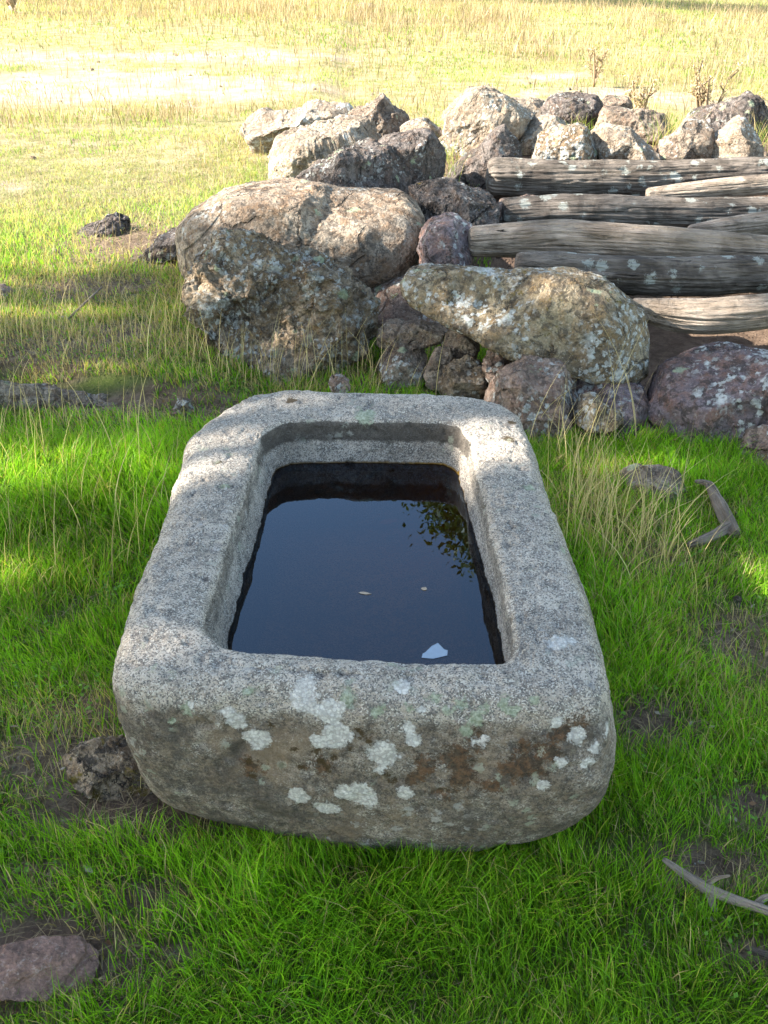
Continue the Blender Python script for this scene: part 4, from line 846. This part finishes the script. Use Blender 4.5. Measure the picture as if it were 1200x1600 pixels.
# ------------------------------------------------------------------ trees (outside the frame: their shade and their reflection are in it)
SUNP = np.array(sun_dir)
def shadow_xy(P): t = P[:, 2]/SUNP[2]; return P[:, 0] - SUNP[0]*t, P[:, 1] - SUNP[1]*t
def tree(label, base, trunk_h, blobs, nleaf, lsize, seed, gap=None, group='oaks round the field', lo=.35):
    rg = np.random.default_rng(seed); b = np.array([base[0], base[1], float(ground_z(np.array([base[0]]), np.array([base[1]]))[0]) - .1]); root = empty('oak_tree', b); tag(root, label, 'tree', group)
    top = b + np.array([rg.normal()*.2, rg.normal()*.2, trunk_h]); ts = [tube([b, (b+top)/2 + rg.normal(size=3)*.08, top], [.34, .25, .20], 20, .12, .1, seed)]
    C = np.array([q[:3] for q in blobs], float); Rr = np.array([q[3] for q in blobs], float)
    for c, r in zip(C, Rr):
        m = (top + c)/2 + rg.normal(size=3)*.3; ts.append(tube([top - [0, 0, .3], m, c], [.07, .045, .02], 8, .15, .08, seed))
        for j in range(5):
            e = c + rg.normal(size=3)*r*.5; ts.append(tube([m, (m+e)/2 + rg.normal(size=3)*.15, e], [.025, .016, .008], 5, .2, .05, j))
    V, F, G = join_tubes(ts); mesh_np('trunk', V - b, F, M['bark'], parent=root, attrs=dict(grain=G))
    wgt = Rr**2/np.sum(Rr**2); bi = rg.choice(len(C), nleaf//26, p=wgt); d = rg.normal(size=(len(bi), 3)); d /= np.linalg.norm(d, axis=1)[:, None]
    tw = C[bi] + d*(Rr[bi]*(lo + (1-lo)*rg.random(len(bi))**.5))[:, None]*np.array([1, 1, .8])
    P = np.repeat(tw, 26, 0) + rg.normal(size=(len(tw)*26, 3))*.11
    if gap is not None: sx, sy = shadow_xy(P); P = P[rg.random(len(P)) > gap(sx, sy)]
    n = len(P); dry = rg.random((n, 1)); col = (np.array([.055, .085, .022])*(1-dry) + np.array([.10, .115, .03])*dry)*rg.uniform(.7, 1.25, (n, 1))
    v_, f_, c_ = leaf_cloud(P - b, rg.uniform(.7, 1.3, n)*lsize, col, .3, .5); mesh_np('crown', v_, f_, M['leaf'], parent=root, cols=dict(col=c_)); return root
# patches of the ground the sun reaches through the crowns (ground points)
def sun_gap(sx, sy):
    g = ellipses(sx, sy, [(150, 770, .55, .30, 1.1), (40, 730, .4, .2, 1.0), (120, 510, .9, .10, .8), (60, 1075, .26, .14, .95), (60, 900, .4, .14, .8), (200, 600, .6, .07, .8), (60, 940, .3, .06, .6), (470, 600, .3, .1, .55), (1000, 735, .4, .10, .85), (100, 1340, .22, .07, .5), (560, 1600, .9, .1, .25), (700, 1560, .8, .06, .35), (1150, 790, .2, .12, .6), (830, 640, .5, .16, .6), (480, 470, .35, .35, .55), (900, 470, .9, .5, .55),
                              (700, 1440, .5, .10, .12), (1100, 900, .3, .2, .3), (960, 620, .25, .12, .9)])
    # points of the trough rim the sun reaches are higher: shift along the ray
    h = ZT; rim = [(-.46, 2.34, .20, .22, 2.5), (-.05, 2.57, .3, .05, 1.0), (.40, 1.95, .05, .25, .5), (.24, 2.32, .18, .16, 2.5), (-.40, 1.50, .16, .07, 1.2), (-.42, 1.9, .06, .10, .35), (.9, 3.75, .5, .14, 1.0), (-.2, 4.55, .7, .22, .8)]
    spots3 = [(*at_y(470, 305, 4.75), .50, .30, 2.0), (*at_y(360, 470, 4.0), .16, .12, 1.2), (*at_y(900, 470, 3.6), .22, .12, 1.1), (*at_y(720, 440, 3.6), .22, .10, .8), (*at_y(930, 640, 3.25), .12, .08, 1.0), (*at_y(1000, 360, 4.4), .5, .07, .7), (*at_y(560, 520, 4.2), .2, .1, .5), (*at_y(1120, 480, 3.8), .3, .05, .3), (*at_y(620, 545, 3.8), .15, .08, .7), (*at_y(900, 280, 5.7), .5, .08, .5)]
    for x, y, z, rx, ry, a in spots3:
        cx = x - SUNP[0]*z/SUNP[2]; cy = y - SUNP[1]*z/SUNP[2]; g = np.maximum(g, a*np.exp(-(((sx-cx)/rx)**2 + ((sy-cy)/ry)**2)))
    for x, y, rx, ry, a in rim:
        cx = x - (-SUNP[0])*0 + (-SUNP[0])*h/SUNP[2]; cy = y - SUNP[1]*h/SUNP[2]
        g = np.maximum(g, a*np.exp(-(((sx-cx)/rx)**2 + ((sy-cy)/ry)**2)))
    edge = 4.75 + .42*(sx + 1.5) + .35*noise2(sx, sy, .9, 2, 4.2)            # far limit of the shade
    g = np.maximum(g, smooth(sy, edge - .25, edge + .25))
    return np.clip(g*1.25*(1 + .9*noise2(sx, sy, 5.0, 2, 6.6)), 0, 1)
def blob_row(ts, ys, zj, r):
    """crown masses on the line towards the sun from ground points (x=~.5, y), t metres up the ray"""
    out = []
    for t, y0, x0, rr in zip(ts, ys, zj, r):
        p = np.array([x0, y0, 0]) + SUNP*t; out.append((*p, rr))
    return out
tree('broad dark oak just outside the left of the view, shading the trough', (-9.0, .6), 3.2,
     blob_row([11, 11.5, 12, 12.5, 11, 13, 12, 13.5, 11.5, 12.5, 14], [.6, 1.8, 3.0, 4.2, .2, 1.2, 2.6, 3.9, 2.2, 3.4, 2.0], [-1.6, -1.2, -1.4, -1.2, .6, .8, 1.0, 1.0, 2.4, 2.6, 3.6], [1.5]*11), 120000, .055, 1, sun_gap)
tree('smaller oak behind the viewer to the left', (-9.5, -3.6), 2.6, blob_row([11, 12, 12.5], [-2.2, -1.6, -2.4], [-1, 1.2, 2.5], [1.6, 1.6, 1.6]), 26000, .06, 2, sun_gap)
tree('tall oak beyond the right edge, its crown mirrored in the trough water', (6.2, 10.5), 4.6,
     [(4.6, 11, 8.0, 2.0), (6.4, 11, 8.2, 2.4), (3.2, 11.2, 6.4, 1.4), (1.65, 11.0, 4.85, 1.3), (2.6, 11, 5.6, 1.1), (7.5, 10, 6.8, 2.0), (6.2, 12.5, 7.0, 2.2), (4.2, 10.4, 6.4, 1.5), (6.4, 9.2, 6.4, 1.6)], 300000, .042, 3, None, lo=.2)
tree('distant oak past the top of the field casting the far shade', (-1.2, 29.5), 3.0,
     [(-4.6, 26.2, 4.5, 1.2), (-3.3, 25.6, 4.6, 1.2), (-2.2, 24.8, 4.5, 1.2), (-.9, 23.8, 4.6, 1.2), (.6, 22.9, 4.6, 1.1), (1.8, 22.2, 4.5, 1.1)], 60000, .12, 4, None)
print('objects', len(bpy.data.objects), 'faces', sum(len(o.data.polygons) for o in bpy.data.objects if o.type == 'MESH'))
